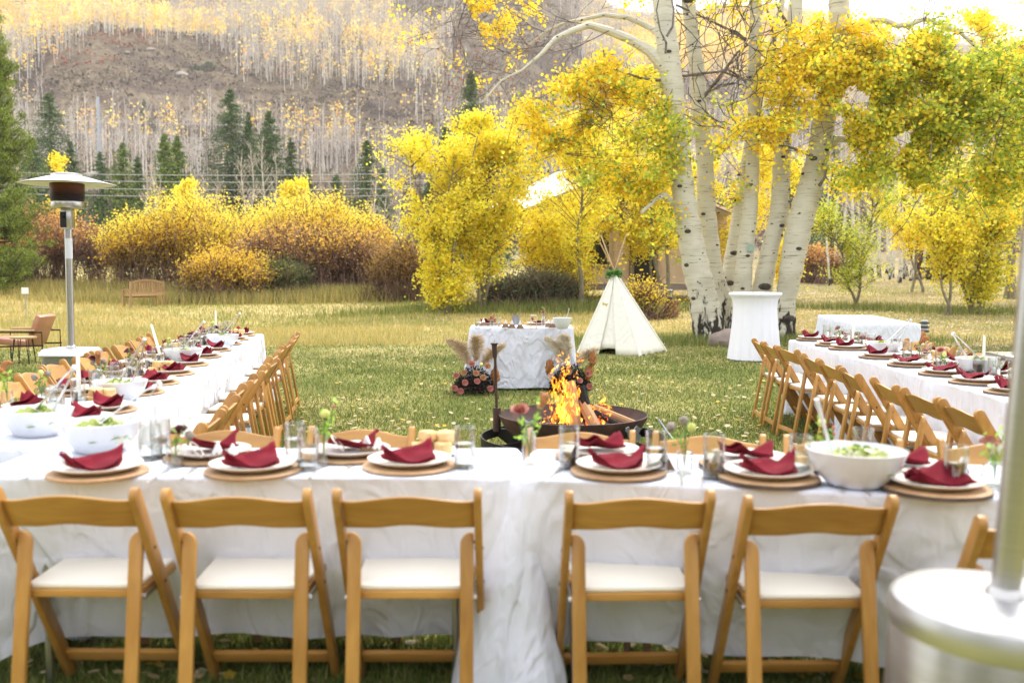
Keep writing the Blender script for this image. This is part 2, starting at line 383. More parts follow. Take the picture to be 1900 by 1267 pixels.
# ------------------------------------------------------------------ hillside forest
def proj(P):
    """photo position of world points, to lay the woods where the photograph shows them"""
    y = P[:, 1]; v = (P[:, 2] - H) / y
    cy = math.cos(TH) - v * math.sin(TH); cz = math.sin(TH) + v * math.cos(TH)
    return 950 + F * (P[:, 0] / y) / cy, 633.5 - F * cz / cy
def inell(px, py, L):
    m = np.zeros(len(px), bool)
    for (cx, cy, rx, ry) in L: m |= ((px - cx) / rx) ** 2 + ((py - cy) / ry) ** 2 < 1
    return m
def forest():
    n = 90000; y = np.sqrt(rng.uniform(170 ** 2, 820 ** 2, n)); x = rng.uniform(-.58, .58, n) * y
    P = np.stack([x, y, terr(x, y)], 1); px, py = proj(P)
    jx, jy = px + rng.normal(size=n) * 10, py + rng.normal(size=n) * 7
    bare = inell(jx, jy, [(265, 150, 190, 75), (250, 190, 260, 40), (700, 192, 210, 32), (560, 215, 150, 26), (740, 262, 85, 28), (960, 90, 120, 130), (1340, 190, 110, 35), (780, 40, 60, 30), (300, 10, 80, 12), (470, 345, 300, 14)])
    dens = np.where(inell(px, py, [(280, 60, 400, 60), (640, 120, 190, 60), (620, 60, 220, 60), (30, 180, 50, 140)]), .52, .20)
    dens = np.where(inell(px, py, [(600, 265, 160, 30), (260, 300, 190, 40), (640, 330, 140, 30), (820, 300, 90, 60)]), .42, dens)
    dens = np.where((px > 1080) & (py < 130), .9, dens); dens = np.where((px > 1250) & (py > 200), .6, dens)
    ok = (~bare) & (rng.uniform(size=n) < dens) & (py > -90) & (py < 372)
    P = P[ok]; px = px[ok]; py = py[ok]; n = len(P)
    top = py - 11 * F / P[:, 1]
    yel = inell(px, top, [(130, 12, 190, 40), (300, 45, 120, 26), (720, 60, 95, 20), (715, 72, 60, 14), (545, 35, 60, 18), (700, 118, 45, 24), (470, 140, 45, 28), (640, 175, 28, 12)])
    pyel = np.where(yel, .66, .17); pyel = np.where(inell(px, top, [(1400, 70, 260, 50)]), .85, pyel); pyel = np.where(inell(px, top, [(650, 215, 220, 16)]), .45, pyel)
    pyel = np.where(py > 285, pyel * .35, pyel)
    isy = rng.uniform(size=n) < pyel
    hh = rng.uniform(8, 14, n)
    top = P + np.stack([rng.normal(size=n) * .35, rng.normal(size=n) * .35, hh], 1)
    tt = pal([(.56, .53, .46), (.72, .69, .60), (.42, .39, .33)], n, .08)
    base = P.copy(); base[:, 2] -= .5
    parts = [sticks(base, top, rng.uniform(.06, .16, n), .03, tt, 3)]
    B = np.where(~isy)[0]
    for k in range(9):        # bare twigs on the leafless trees
        f = rng.uniform(.4, .97, len(B)); s0 = P[B] + (top[B] - P[B]) * f[:, None]
        a = rng.uniform(0, 2 * np.pi, len(B)); r = (1.15 - f) * hh[B] * .28
        s1 = s0 + np.stack([np.cos(a) * r, np.sin(a) * r, r * 1.5], 1)
        parts.append(sticks(s0, s1, .055, .02, pal([(.42, .36, .31), (.55, .49, .43)], len(B), .1), 3))
    for k in range(10):        # grey brush of finest twigs
        C = P[B] + (top[B] - P[B]) * rng.uniform(.35, 1.0, len(B))[:, None] + rng.normal(size=(len(B), 3)) * .8
        parts.append(leafs(C, rng.uniform(.2, .55, len(B)), pal([(.34, .29, .25), (.44, .37, .31), (.38, .32, .28), (.62, .44, .18)], len(B), .1), 3))
    tag(link('bare_aspen_forest', np_mesh('bare_aspen_forest', parts, TWIG)), 'leafless grey aspen woods with pale trunks on the hillside', 'forest', kind='stuff')
    Yi = np.where(isy)[0]; parts = []; core = pal([(1.0, .66, .12), (1.0, .74, .20), (.98, .54, .09), (.95, .70, .22)], len(Yi), .06)
    for k in range(17):
        f = rng.uniform(.42, 1.0, len(Yi)); wd = hh[Yi] * .15 * np.sqrt(np.clip(1.12 - f, .05, 1)) * 1.5
        C = P[Yi] + (top[Yi] - P[Yi]) * f[:, None] + rng.normal(size=(len(Yi), 3)) * wd[:, None] * np.array([[.8, .8, .5]])
        parts.append(leafs(C, rng.uniform(.45, 1.0, len(Yi)), np.clip(core * (1 + rng.normal(size=(len(Yi), 1)) * .12), 0, 1), 5))
    tag(link('yellow_aspen_forest', np_mesh('yellow_aspen_forest', parts, LEAF)), 'golden aspen crowns scattered through the hillside woods', 'forest', kind='stuff')
    # scrub
    n = 115000; y = rng.uniform(110 ** 1.4, 780 ** 1.4, n) ** (1 / 1.4); x = rng.uniform(-.58, .58, n) * y
    P = np.stack([x, y, terr(x, y)], 1); px, py = proj(P); keep = (py > -30) & (py < 470) & (rng.uniform(size=n) < .25 + .75 * nz2(P, .05)); P = P[keep]; px = px[keep]; py = py[keep]; n = len(P)
    red = inell(px, py, [(150, 110, 75, 18), (225, 75, 70, 14), (400, 8, 32, 14), (520, 137, 26, 12), (1330, 130, 90, 22)])
    t = np.where(red[:, None], pal([(.32, .12, .07), (.28, .13, .09), (.38, .18, .09)], n, .12), pal([(.15, .11, .085), (.22, .17, .11), (.13, .10, .08), (.30, .25, .15), (.11, .09, .07)], n, .15))
    parts = []
    for k in range(3):
        ks = np.clip(P[:, 1] / 330, .22, 1)[:, None]; C = P + rng.normal(size=(n, 3)) * np.array([[1.0, 1.0, .3]]) * ks; C[:, 2] += .6 * ks[:, 0]
        parts.append(leafs(C, rng.uniform(.4, 1.25, n) * np.clip(P[:, 1] / 330, .22, 1), np.clip(t * (1 + rng.normal(size=(n, 1)) * .15), 0, 1), 4))
    tag(link('hillside_scrub', np_mesh('hillside_scrub', parts, TWIG)), 'low mauve and rust coloured brush covering the open hillside', 'scrub', kind='stuff')
    # pale boulders: single ones one can tell apart
    rm = mat('pale_rock', (.42, .37, .32), .9, col2=(.3, .26, .22), scale=1.5, bump=.5, bscale=3, bdist=.2)
    for k, (bx, by, sz, lb) in enumerate(((180, 283, 3.2, 'largest pale boulder, low on the hillside right of the utility pole foot'), (337, 167, 2.4, 'long pale boulder on the right side of the scrub knoll'), (282, 152, 1.5, 'small pale boulder in the middle of the scrub knoll'), (237, 160, 1.2, 'small pale boulder on the left half of the scrub knoll'))):
        D = np.interp(by, [120, 283], [440, 255]); p = PD(bx, by, D); mb = MB()
        def f(u, v):
            a = u * 2 * math.pi; e = (v - .5) * math.pi; q = Vector((math.cos(a) * math.cos(e), math.sin(a) * math.cos(e), math.sin(e)))
            q = q * (1 + .35 * noise.noise(q * 1.4 + Vector((k * 5, 0, 0)))); return (q.x * sz, q.y * sz * .7, q.z * sz * .42)
        mb.grid(f, 14, 9, True)
        tag(link('boulder', mb.mesh('boulder', rm), loc=(p.x, D, tz(p.x, D) + .3 * sz)), lb, 'boulder', 'boulders on the hillside')
forest()

def back_woods():
    n = 16000; t = rng.uniform(-1.25, 1.25, n); rad = rng.uniform(32, 44, n); x = rad * np.sin(t * 1.25); y = -rad * np.cos(t * 1.25) * .8
    P = np.stack([x, y, rng.uniform(0, 1, n) ** .8 * (7 + 3 * np.sin(t * 9) + 1.5 * np.sin(t * 23))], 1)
    tag(link('back_woods', np_mesh('back_woods', [leafs(P, rng.uniform(1.0, 2.2, n), pal([(.05, .08, .03), (.08, .12, .04), (.12, .14, .05), (.3, .24, .05)], n, .15), 5)], LEAF)), 'dark green woods closing the lawn behind the viewer', 'forest', kind='stuff')
back_woods()
# ------------------------------------------------------------------ conifers
CON = leafmat('conifer_needles', .12); BARKD = mat('dark_bark', (.09, .065, .05), .95, col2=(.14, .11, .09), scale=9, bump=.6, bscale=14, bdist=.03)
def conifer(px, ptop, D, hw_px, label, dens=1.0, col=None, name='spruce', seed=0, gap=0):
    X = (px - 950) / F * D; zb = tz(X, D); zt = PD(px, ptop, D).z; h = zt - zb; rmax = hw_px / F * D
    root = empty(name, label, 'conifer', (X, D, zb), 0, 'conifers across the valley')
    mb = MB(); mb.tube([(0, 0, -.3), (.05, 0, h * .5), (0, 0, h * .985)], [h * .016 + .06, h * .009 + .03, .02], 7)
    link('trunk', mb.mesh('conifer_trunk', BARKD), root)
    nb = int((90 + h * 15) * dens); f = rng.uniform(.06, .995, nb) ** .85
    a = rng.uniform(0, 2 * np.pi, nb); L = rmax * 2.3 * (1 - f) ** .85 * rng.uniform(.55, 1.15, nb) + .10
    d = np.stack([np.cos(a), np.sin(a), -.28 + .6 * (f - .4)], 1)
    s0 = np.stack([np.zeros(nb), np.zeros(nb), f * h], 1); s1 = s0 + d * L[:, None]
    parts = [sticks(s0, s1, .03, .008, np.full((nb, 3), .06), 3)]
    C = []; T = []; Z = []
    base = np.array(col or [(.035, .062, .028), (.05, .08, .035), (.075, .10, .05)]) * np.array([[1.35, 1.5, 1.25]])
    per = int(22)
    for k in range(per):
        t = rng.uniform(.12, 1.05, nb); q = s0 + (s1 - s0) * t[:, None]
        wj = .13 * L + .03; q = q + rng.normal(size=(nb, 3)) * wj[:, None] * np.array([[1, 1, .45]]); q[:, 2] -= rng.uniform(0, .10, nb) * L
        C.append(q); T.append(base[rng.integers(0, 3, nb)] * rng.uniform(.7, 1.35, (nb, 1))); Z.append(rng.uniform(.16, .42, nb) * (.45 + D / 200) * (1.15 - .6 * f))
    C = np.concatenate(C); parts.append(leafs(C, np.concatenate(Z), np.concatenate(T), 3, asp=1.0, up=.1))
    link('foliage', np_mesh('conifer_foliage', parts, CON), root)
    return root
DK = None; YG = [(.08, .11, .03), (.12, .15, .04), (.16, .19, .05)]; MG = [(.05, .08, .035), (.075, .105, .045), (.10, .125, .05)]
CL = [(103, 172, 110, 58, 'broad dark spruce behind the patio heater hood', MG, 1.3), (140, 262, 112, 22, 'slim spruce just right of the broad one behind the heater', MG, 1),
      (70, 255, 104, 34, 'dark spruce between the big pine and the broad spruce', MG, 1),
      (195, 282, 96, 31, 'short spruce at the foot of the utility pole', MG, 1), (235, 265, 95, 34, 'yellow green spruce right of the utility pole', YG, 1.2),
      (262, 290, 100, 18, 'thin spruce behind the tall bare aspens, left', MG, .9), (313, 248, 92, 30, 'left one of the tight pair of green firs', YG, 1.5),
      (336, 253, 94, 32, 'right one of the tight pair of green firs', YG, 1.5), (435, 165, 108, 54, 'tallest spruce of the valley group with a sharp top', MG, 1.4),
      (468, 208, 110, 25, 'spruce close right of the tallest valley spruce', MG, 1.1), (505, 205, 106, 40, 'broad spruce closing the valley group on its right', MG, 1.3),
      (486, 250, 114, 16, 'thin dark spruce squeezed within the valley group', MG, 1),
      (545, 255, 108, 19, 'narrow spruce standing alone right of the valley group', MG, 1), (575, 312, 112, 15, 'small pale spruce left of centre across the valley', MG, .8),
      (627, 322, 90, 20, 'short dark spruce just above the yellow willows', MG, 1), (683, 260, 92, 36, 'spruce with a bare trunk in front, left of the yellow aspens', MG, 1.1),
      (713, 310, 112, 14, 'faint spruce at the left edge of the yellow aspens', MG, .8), (875, 132, 92, 52, 'dark spruce rising behind the yellow aspens', MG, 1.3),
      (828, 235, 90, 34, 'lower spruce hidden in the yellow aspens left of the tall one', MG, 1.2), (905, 215, 88, 36, 'spruce glimpsed through the yellow aspen crown', MG, 1.2),
      (800, 330, 72, 36, 'dark spruce low behind the leftmost yellow aspen', MG, 1.2), (1540, 250, 95, 40, 'dark conifer behind the green aspen sapling', MG, 1.0), (1475, 300, 90, 34, 'conifer seen between the big aspen trunks', MG, 1.0)]
for c in CL: conifer(c[0], c[1], c[2], c[3], c[4], c[6], c[5])
for (px, ptop, D, hw, lb) in ((277, 185, 330, 9, 'small lone spruce among the bare woods above the valley'), (222, 0, 560, 9, 'small spruce at the top edge of the hillside, left'), (672, 12, 540, 5, 'tiny spruce high in the bare woods at centre'),
                          (375, 122, 400, 9, 'round dark juniper bush left on the knoll flank'), (397, 115, 405, 10, 'round dark juniper bush right on the knoll flank'), (604, 190, 380, 9, 'small dark spruce in the pale scrub band'), (804, 180, 400, 8, 'dark spruce dot in the scrub right of centre')):
    conifer(px, ptop, D, hw, lb, .35)
for k, px in enumerate((1135, 1150, 1165, 1178, 1195, 1205)):
    conifer(px, 22 + (k * 7) % 16, 730 + 6 * k, 5, 'small ridge-top conifer, %s from the left against the sky' % ['first', 'second', 'third', 'fourth', 'fifth', 'sixth'][k], .25)

# big pine at the left edge
def pine():
    D = 40; X = (-18 - 950) / F * D; zb = tz(X, D); h = 12.6
    root = empty('pine_tree', 'tall bright green pine filling the left edge of the picture', 'pine', (X, D, zb))
    mb = MB(); mb.tube([(0, 0, -.3), (.1, 0, h * .5), (0, 0, h)], [.26, .15, .02], 8); link('trunk', mb.mesh('pine_trunk', BARKD), root)
    nb = 460; f = rng.uniform(.06, 1, nb); a = rng.uniform(0, 2 * np.pi, nb); prof = np.interp(f, [0, .25, .5, .75, 1], [1.95, 2.15, 1.75, 1.05, .12])
    L = prof * rng.uniform(.6, 1.12, nb); s0 = np.stack([np.zeros(nb), np.zeros(nb), f * h - .35 * L], 1)
    mid = s0 + np.stack([np.cos(a), np.sin(a), np.full(nb, .1)], 1) * (L * .6)[:, None]; s1 = s0 + np.stack([np.cos(a) * L, np.sin(a) * L, .42 * L], 1)
    parts = [sticks(s0, mid, .045, .03, np.full((nb, 3), .09), 4), sticks(mid, s1, .03, .01, np.full((nb, 3), .10), 3)]
    cl = []; 
    for k in range(7):
        t = rng.uniform(.35, 1.05, nb); q = np.where((t < .6)[:, None], s0 + (mid - s0) * (t / .6)[:, None], mid + (s1 - mid) * ((t - .6) / .4)[:, None])
        cl.append(q + rng.normal(size=(nb, 3)) * .14)
    cl = np.concatenate(cl)
    for k in range(46):      # needle brushes: short upright bundles
        q = cl + rng.normal(size=cl.shape) * np.array([[.10, .10, .08]]); dr = unit(rng.normal(size=q.shape) + np.array([[0, 0, 1.2]])) * rng.uniform(.09, .17, (len(q), 1))
        side = unit(np.cross(dr, rng.normal(size=q.shape))) * .014
        parts.append((np.stack([q - side, q + side, q + dr], 1), pal([(.16, .22, .03), (.24, .31, .045), (.32, .38, .06), (.09, .13, .025)], len(q), .15)))
    link('foliage', np_mesh('pine_foliage', parts, CON), root)
pine()
# ------------------------------------------------------------------ willows
def shrub(px0, px1, ptop, D, label, cols, ncl=30, leafn=300, name='willow_shrub', twig=(.20, .13, .10), depth=2.6, tw=6, ls=1.0, topcols=None):
    """a many stemmed bush: fans of fine stems with leaf clouds along them"""
    X0 = (px0 - 950) / F * D; X1 = (px1 - 950) / F * D; Xc = (X0 + X1) / 2; hw = (X1 - X0) / 2
    zb = tz(Xc, D); h = PD((px0 + px1) / 2, ptop, D).z - zb
    root = empty(name, label, 'shrub', (Xc, D, zb), 0, 'autumn willow shrubs along the meadow')
    P0 = []; P1 = []
    for c in range(ncl):
        u = (c + .5) / ncl * 2 - 1; bx = u * hw * .86; by = rng.uniform(-depth * .5, depth * .5); hh = h * (1 - .42 * abs(u) ** 2.6) * rng.uniform(.74, 1.03)
        for s in range(26):
            a = rng.uniform(0, 2 * np.pi); sp = rng.uniform(.05, .42) * hh
            e = np.array([bx + math.cos(a) * sp * 1.0, by + math.sin(a) * sp, hh * rng.uniform(.62, 1.0) * (1 - .25 * sp / hh)])
            m = np.array([bx + math.cos(a) * sp * .35, by + math.sin(a) * sp * .35, e[2] * .5])
            P0.append([bx + rng.normal() * .35, by + rng.normal() * .3, terr(Xc + bx, D + by) - zb - .05]); P1.append(m); P0.append(m); P1.append(e)
            for q in range(tw):
                t = rng.uniform(.1, 1); s0 = m + (e - m) * t; P0.append(s0); P1.append(s0 + np.array([rng.normal() * .28, rng.normal() * .28, rng.uniform(.2, .6)]))
        for s in range(26):      # low shoots filling the foot of the bush
            q = np.array([bx + rng.normal() * .4, by - abs(rng.normal()) * .35, terr(Xc + bx, D + by) - zb]); P0.append(q); P1.append(q + np.array([rng.normal() * .3, -abs(rng.normal()) * .25, rng.uniform(.25, .3 + .3 * h)]))
    P0 = np.array(P0); P1 = np.array(P1)
    link('stems', np_mesh('willow_stems', [sticks(P0, P1, .016, .007, pal([twig, tuple(v * 1.6 for v in twig), tuple(v * .6 for v in twig)], len(P0), .1), 3)], TWIG), root)
    m = P0.shape[0]; parts = []
    ht = (P0[:, 2] + P1[:, 2]) / 2 / h
    for k in range(leafn):
        t = rng.uniform(0, 1.1, m); C = P0 + (P1 - P0) * t[:, None] + rng.normal(size=(m, 3)) * .16
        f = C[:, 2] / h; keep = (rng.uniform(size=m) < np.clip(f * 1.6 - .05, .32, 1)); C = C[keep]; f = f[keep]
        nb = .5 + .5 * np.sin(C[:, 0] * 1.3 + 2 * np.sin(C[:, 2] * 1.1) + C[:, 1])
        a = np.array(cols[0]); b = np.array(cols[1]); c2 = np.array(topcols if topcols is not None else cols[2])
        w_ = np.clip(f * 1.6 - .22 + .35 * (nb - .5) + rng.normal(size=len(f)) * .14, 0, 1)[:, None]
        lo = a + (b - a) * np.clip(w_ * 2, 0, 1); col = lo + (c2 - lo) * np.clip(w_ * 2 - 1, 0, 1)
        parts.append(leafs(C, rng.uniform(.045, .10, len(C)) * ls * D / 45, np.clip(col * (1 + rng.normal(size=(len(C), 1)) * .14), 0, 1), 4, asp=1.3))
    link('foliage', np_mesh('willow_leaves', parts, LEAF), root)
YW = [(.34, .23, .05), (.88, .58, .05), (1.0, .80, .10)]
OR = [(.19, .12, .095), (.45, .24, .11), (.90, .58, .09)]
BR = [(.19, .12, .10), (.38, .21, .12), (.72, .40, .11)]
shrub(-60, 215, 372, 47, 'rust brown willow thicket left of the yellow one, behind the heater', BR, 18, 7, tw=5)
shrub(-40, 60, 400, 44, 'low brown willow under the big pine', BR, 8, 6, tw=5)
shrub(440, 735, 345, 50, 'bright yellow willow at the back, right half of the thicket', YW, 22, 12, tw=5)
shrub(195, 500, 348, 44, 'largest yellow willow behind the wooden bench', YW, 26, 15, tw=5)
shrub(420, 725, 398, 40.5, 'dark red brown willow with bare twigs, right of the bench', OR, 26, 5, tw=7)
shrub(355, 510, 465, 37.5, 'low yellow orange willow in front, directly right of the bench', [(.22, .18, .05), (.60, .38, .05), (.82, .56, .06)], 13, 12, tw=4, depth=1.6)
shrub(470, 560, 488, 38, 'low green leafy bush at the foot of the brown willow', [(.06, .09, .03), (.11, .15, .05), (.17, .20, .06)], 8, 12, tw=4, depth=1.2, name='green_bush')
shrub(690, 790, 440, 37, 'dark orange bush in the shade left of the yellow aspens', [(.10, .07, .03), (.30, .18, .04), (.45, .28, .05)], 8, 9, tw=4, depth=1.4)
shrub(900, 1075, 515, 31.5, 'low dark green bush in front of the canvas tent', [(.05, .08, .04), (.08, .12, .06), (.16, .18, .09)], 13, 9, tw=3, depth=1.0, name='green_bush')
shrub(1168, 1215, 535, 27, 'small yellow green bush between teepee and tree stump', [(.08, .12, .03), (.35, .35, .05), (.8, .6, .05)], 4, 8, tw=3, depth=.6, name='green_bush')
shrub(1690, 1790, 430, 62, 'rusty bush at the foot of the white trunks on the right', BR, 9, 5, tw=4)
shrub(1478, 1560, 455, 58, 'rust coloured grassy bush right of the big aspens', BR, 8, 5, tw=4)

# ------------------------------------------------------------------ aspens
def barkmat():
    m, n, l, b = newmat('aspen_bark')
    tc = N_(n, 'ShaderNodeTexCoord'); uvn = N_(n, 'ShaderNodeUVMap')
    def nz(sc, det, mscale, src=tc.outputs['Object'], dist=0.):
        mp = N_(n, 'ShaderNodeMapping'); mp.inputs['Scale'].default_value = mscale; l.new(src, mp.inputs[0])
        z = N_(n, 'ShaderNodeTexNoise'); z.inputs['Scale'].default_value = sc; z.inputs['Detail'].default_value = det; z.inputs['Distortion'].default_value = dist; l.new(mp.outputs[0], z.inputs[0]); return z.outputs[0]
    def cr(src, stops):
        c = N_(n, 'ShaderNodeValToRGB'); e = c.color_ramp.elements
        while len(e) < len(stops): e.new(.5)
        for q, (p, co) in zip(e, stops): q.position = p; q.color = (*co, 1)
        l.new(src, c.inputs[0]); return c.outputs[0]
    def mul(a, b2, f=1.0):
        x = N_(n, 'ShaderNodeMixRGB', blend_type='MULTIPLY'); x.inputs[0].default_value = f; l.new(a, x.inputs[1]); l.new(b2, x.inputs[2]); return x.outputs[0]
    base = cr(nz(1.2, 5, (1, 1, 1)), [(.3, (.46, .43, .32)), (.5, (.60, .57, .45)), (.7, (.52, .50, .40))])
    lines = cr(nz(9, 6, (.35, .35, 5.5), dist=.4), [(.30, (.14, .12, .08)), (.36, (.78, .75, .68)), (.46, (1, 1, 1))])
    dots = N_(n, 'ShaderNodeTexVoronoi'); dots.inputs['Scale'].default_value = 5.5; mp = N_(n, 'ShaderNodeMapping'); mp.inputs['Scale'].default_value = (1, 1, 1.5); l.new(tc.outputs['Object'], mp.inputs[0])
    wz = N_(n, 'ShaderNodeTexNoise'); wz.inputs['Scale'].default_value = 14; l.new(tc.outputs['Object'], wz.inputs[0]); va = N_(n, 'ShaderNodeMixRGB'); va.inputs[0].default_value = .1; l.new(mp.outputs[0], va.inputs[1]); l.new(wz.outputs['Color'], va.inputs[2]); l.new(va.outputs[0], dots.inputs['Vector'])
    dcol = cr(dots.outputs['Distance'], [(.09, (.03, .025, .02)), (.14, (1, 1, 1))])
    # charred rough foot: height above ground in object z
    sep = N_(n, 'ShaderNodeSeparateXYZ'); l.new(tc.outputs['Object'], sep.inputs[0])
    mr = N_(n, 'ShaderNodeMapRange'); mr.inputs[1].default_value = .15; mr.inputs[2].default_value = 1.9; mr.inputs[3].default_value = .22; mr.inputs[4].default_value = -.20; l.new(sep.outputs[2], mr.inputs[0])
    ad = N_(n, 'ShaderNodeMath', operation='ADD'); l.new(mr.outputs[0], ad.inputs[0]); l.new(nz(8, 9, (1, 1, .4), dist=.7), ad.inputs[1])
    foot = cr(ad.outputs[0], [(.60, (1, 1, 1)), (.68, (.06, .05, .045))])
    col = mul(mul(base, lines, .75), mul(dcol, foot)); l.new(col, b.inputs['Base Color']); b.inputs['Roughness'].default_value = .75; b.inputs['Specular IOR Level'].default_value = .25
    bp = N_(n, 'ShaderNodeBump'); bp.inputs['Strength'].default_value = .5; bp.inputs['Distance'].default_value = .015; l.new(col, bp.inputs['Height']); l.new(bp.outputs[0], b.inputs['Normal'])
    return m
ASP = barkmat()
GBARK = mat('young_aspen_bark', (.26, .23, .15), .85, col2=(.16, .14, .09), scale=6, bump=.4, bscale=20)
DKB = mat('knot_bark', (.03, .025, .02), .95, col2=(.10, .08, .06), scale=20, bump=.8, bscale=30, bdist=.02)
YL = [(1.0, .79, .05), (1.0, .85, .09), (1.0, .72, .04), (.98, .82, .08)]
GL = [(.42, .52, .06), (.58, .64, .08), (.80, .76, .08), (.32, .42, .05)]
def young(px, pyb, D, ptop, hw_px, label, stems, cols, nleaf=9000, wts=None, low=.16, leafsize=.074, name='aspen_tree', group='young aspens in autumn leaf', cx_off=0, dist='egg'):
    hw_px *= 1.16; nleaf = int(nleaf * 1.45); X = (px - 950) / F * D; zb = tz(X, D); h = PD(px, ptop, D).z - zb; hw = hw_px / F * D
    root = empty(name, label, 'tree', (X, D, zb), 0, group)
    P0 = []; P1 = []; r0 = []; r1 = []; tips = []
    for s in range(stems):
        a = rng.uniform(0, 6.28); sp = (0 if stems == 1 else rng.uniform(.25, .75) * hw); off = np.array([math.cos(a + s) * .22 * (stems > 1), math.sin(a + s) * .22 * (stems > 1), -.1])
        hh = h * (1.0 if s == 0 else rng.uniform(.72, .96)); dirx = math.cos(s * 2.4 + .4) * sp; diry = math.sin(s * 2.4 + .4) * sp * .7
        ns = 14; pts = [off + np.array([dirx * (i / ns) ** 1.2 + .08 * math.sin(i * .9 + s), diry * (i / ns) ** 1.2 + .06 * math.cos(i * .7 + s), hh * i / ns]) for i in range(ns + 1)]
        rb = (.085 if stems == 1 else .065) * h / 6
        mb = MB(); mb.tube(pts, [rb * (1 - i / (ns + .6)) + .006 for i in range(ns + 1)], 7); link('trunk', mb.mesh('young_trunk', GBARK), root)
        for b in range(int(46 if stems < 3 else 34)):
            f = rng.uniform(low, .98) ** .9; i = min(int(f * ns), ns - 1); p = pts[i] + (pts[i + 1] - pts[i]) * (f * ns - i)
            a = rng.uniform(0, 6.28); prof = math.sin(min(1, (f - low * .6) / (1 - low * .6)) * math.pi) ** .55
            L = hw * (.92 if stems == 1 else .62) * prof * rng.uniform(.45, 1.1) + .15
            d = np.array([math.cos(a), math.sin(a), rng.uniform(.45, 1.0)]); d /= np.linalg.norm(d); m = p + d * L * .55 + np.array([0, 0, .05 * L]); e = m + (d + np.array([0, 0, -.15])) * L * .5
            P0 += [p, m]; P1 += [m, e]; r0 += [.018, .010]; r1 += [.010, .004]
            for q in range(5):
                t = rng.uniform(.15, 1); s0 = (p + (m - p) * t * 2) if t < .5 else (m + (e - m) * (t * 2 - 1)); e2 = s0 + unit(rng.normal(size=3) + d * .8 + np.array([0, 0, .2])) * rng.uniform(.2, .55) * (L * .4 + .35)
                P0.append(s0); P1.append(e2); r0.append(.007); r1.append(.003); tips.append((s0, e2))
    link('branches', np_mesh('young_branches', [sticks(P0, P1, np.array(r0), np.array(r1), np.tile([[.15, .12, .08]], (len(P0), 1)), 3)], TWIG), root)
    T0 = np.array([t[0] for t in tips]); T1 = np.array([t[1] for t in tips]); k = rng.integers(0, len(tips), nleaf); t = rng.uniform(.1, 1.15, nleaf)
    C = T0[k] + (T1[k] - T0[k]) * t[:, None] + rng.normal(size=(nleaf, 3)) * .13 * rng.uniform(.3, 1.9, (nleaf, 1))
    m_ = gaps(C, 2.1, -.55); C = C[m_]; k = k[m_]; nleaf = len(C)
    cl = rng.normal(size=(len(tips), 1)) * .08
    tint = np.clip(pal(cols, nleaf, .09, wts) * (1 + cl[k]), 0, 1)
    link('foliage', np_mesh('young_leaves', [leafs(C, rng.uniform(.75, 1.2, nleaf) * leafsize, tint, 5)], LEAF), root)
    return root
WY = [.3, .3, .15, .1, .05, .05, .04, .01]; ALLC = YL + GL
young(818, 580, 29.5, 222, 116, 'leftmost yellow aspen clump right of the willows', 4, ALLC, 21000, WY, low=.04)
young(895, 580, 30.5, 205, 115, 'yellow aspen clump directly behind the sweetheart table', 4, ALLC, 20000, WY, low=.14)
young(1000, 560, 34, 375, 95, 'yellow aspen in front of the white tent roof edge', 2, YL, 11000, None, low=.28)
young(1075, 566, 31, 225, 82, 'yellow aspen with a single straight trunk left of the teepee tip', 1, ALLC, 8500, WY, low=.2)
young(1155, 560, 35, 135, 105, 'tall yellow aspen behind the teepee', 2, ALLC, 12500, WY, low=.3)
young(1225, 560, 33.5, 215, 75, 'yellow aspen against the left side of the big white trunks', 2, ALLC, 9000, WY, low=.25)
young(1345, 555, 38, 270, 80, 'yellow aspen glowing between the big white trunks', 2, YL, 14000, None, low=.05)
young(1455, 552, 40, 300, 52, 'narrow yellow aspen behind the right hand big trunks', 1, YL, 6000, None, low=.1)
young(1598, 574, 33, 322, 86, 'green aspen sapling standing alone in the right clearing', 2, GL + YL[:2], 8500, [.28, .28, .14, .14, .1, .06], low=.12, leafsize=.052)
young(1755, 583, 29.5, 330, 75, 'slim yellow aspen left in the right hand clump', 2, ALLC, 9000, WY, low=.3)
young(1812, 580, 30.5, 268, 100, 'bushy yellow green aspen clump nearest the heater pole', 5, ALLC, 15000, [.25, .22, .1, .1, .1, .1, .08, .05], low=.08)
young(1880, 560, 38, -40, 120, 'tall golden aspen rising at the right edge', 3, YL, 26000, None, low=.25, leafsize=.075)
young(1700, 555, 43, 300, 80, 'yellow aspen further back in the right clearing', 2, YL, 8000, None, low=.3)
young(1120, 545, 47, 165, 90, 'yellow aspen behind the tent roof', 2, YL, 9000, None, low=.5, leafsize=.08)

young(1045, 562, 33.2, 395, 80, 'low yellow aspen hiding the left tent window', 3, YL, 11000, None, low=.06)
young(1190, 562, 34.5, 320, 62, 'low yellow aspen before the dark tent door', 2, YL, 8000, None, low=.32)
young(120, 500, 62, 285, 22, 'small golden aspen just above the patio heater hood', 1, YL, 3500, None, low=.3, leafsize=.12)
young(352, 500, 58, 335, 26, 'small golden tree above the left part of the yellow willow', 1, YL, 3500, None, low=.3, leafsize=.12)
young(540, 500, 60, 332, 30, 'small golden tree above the middle of the willows', 2, YL, 4500, None, low=.3, leafsize=.12)

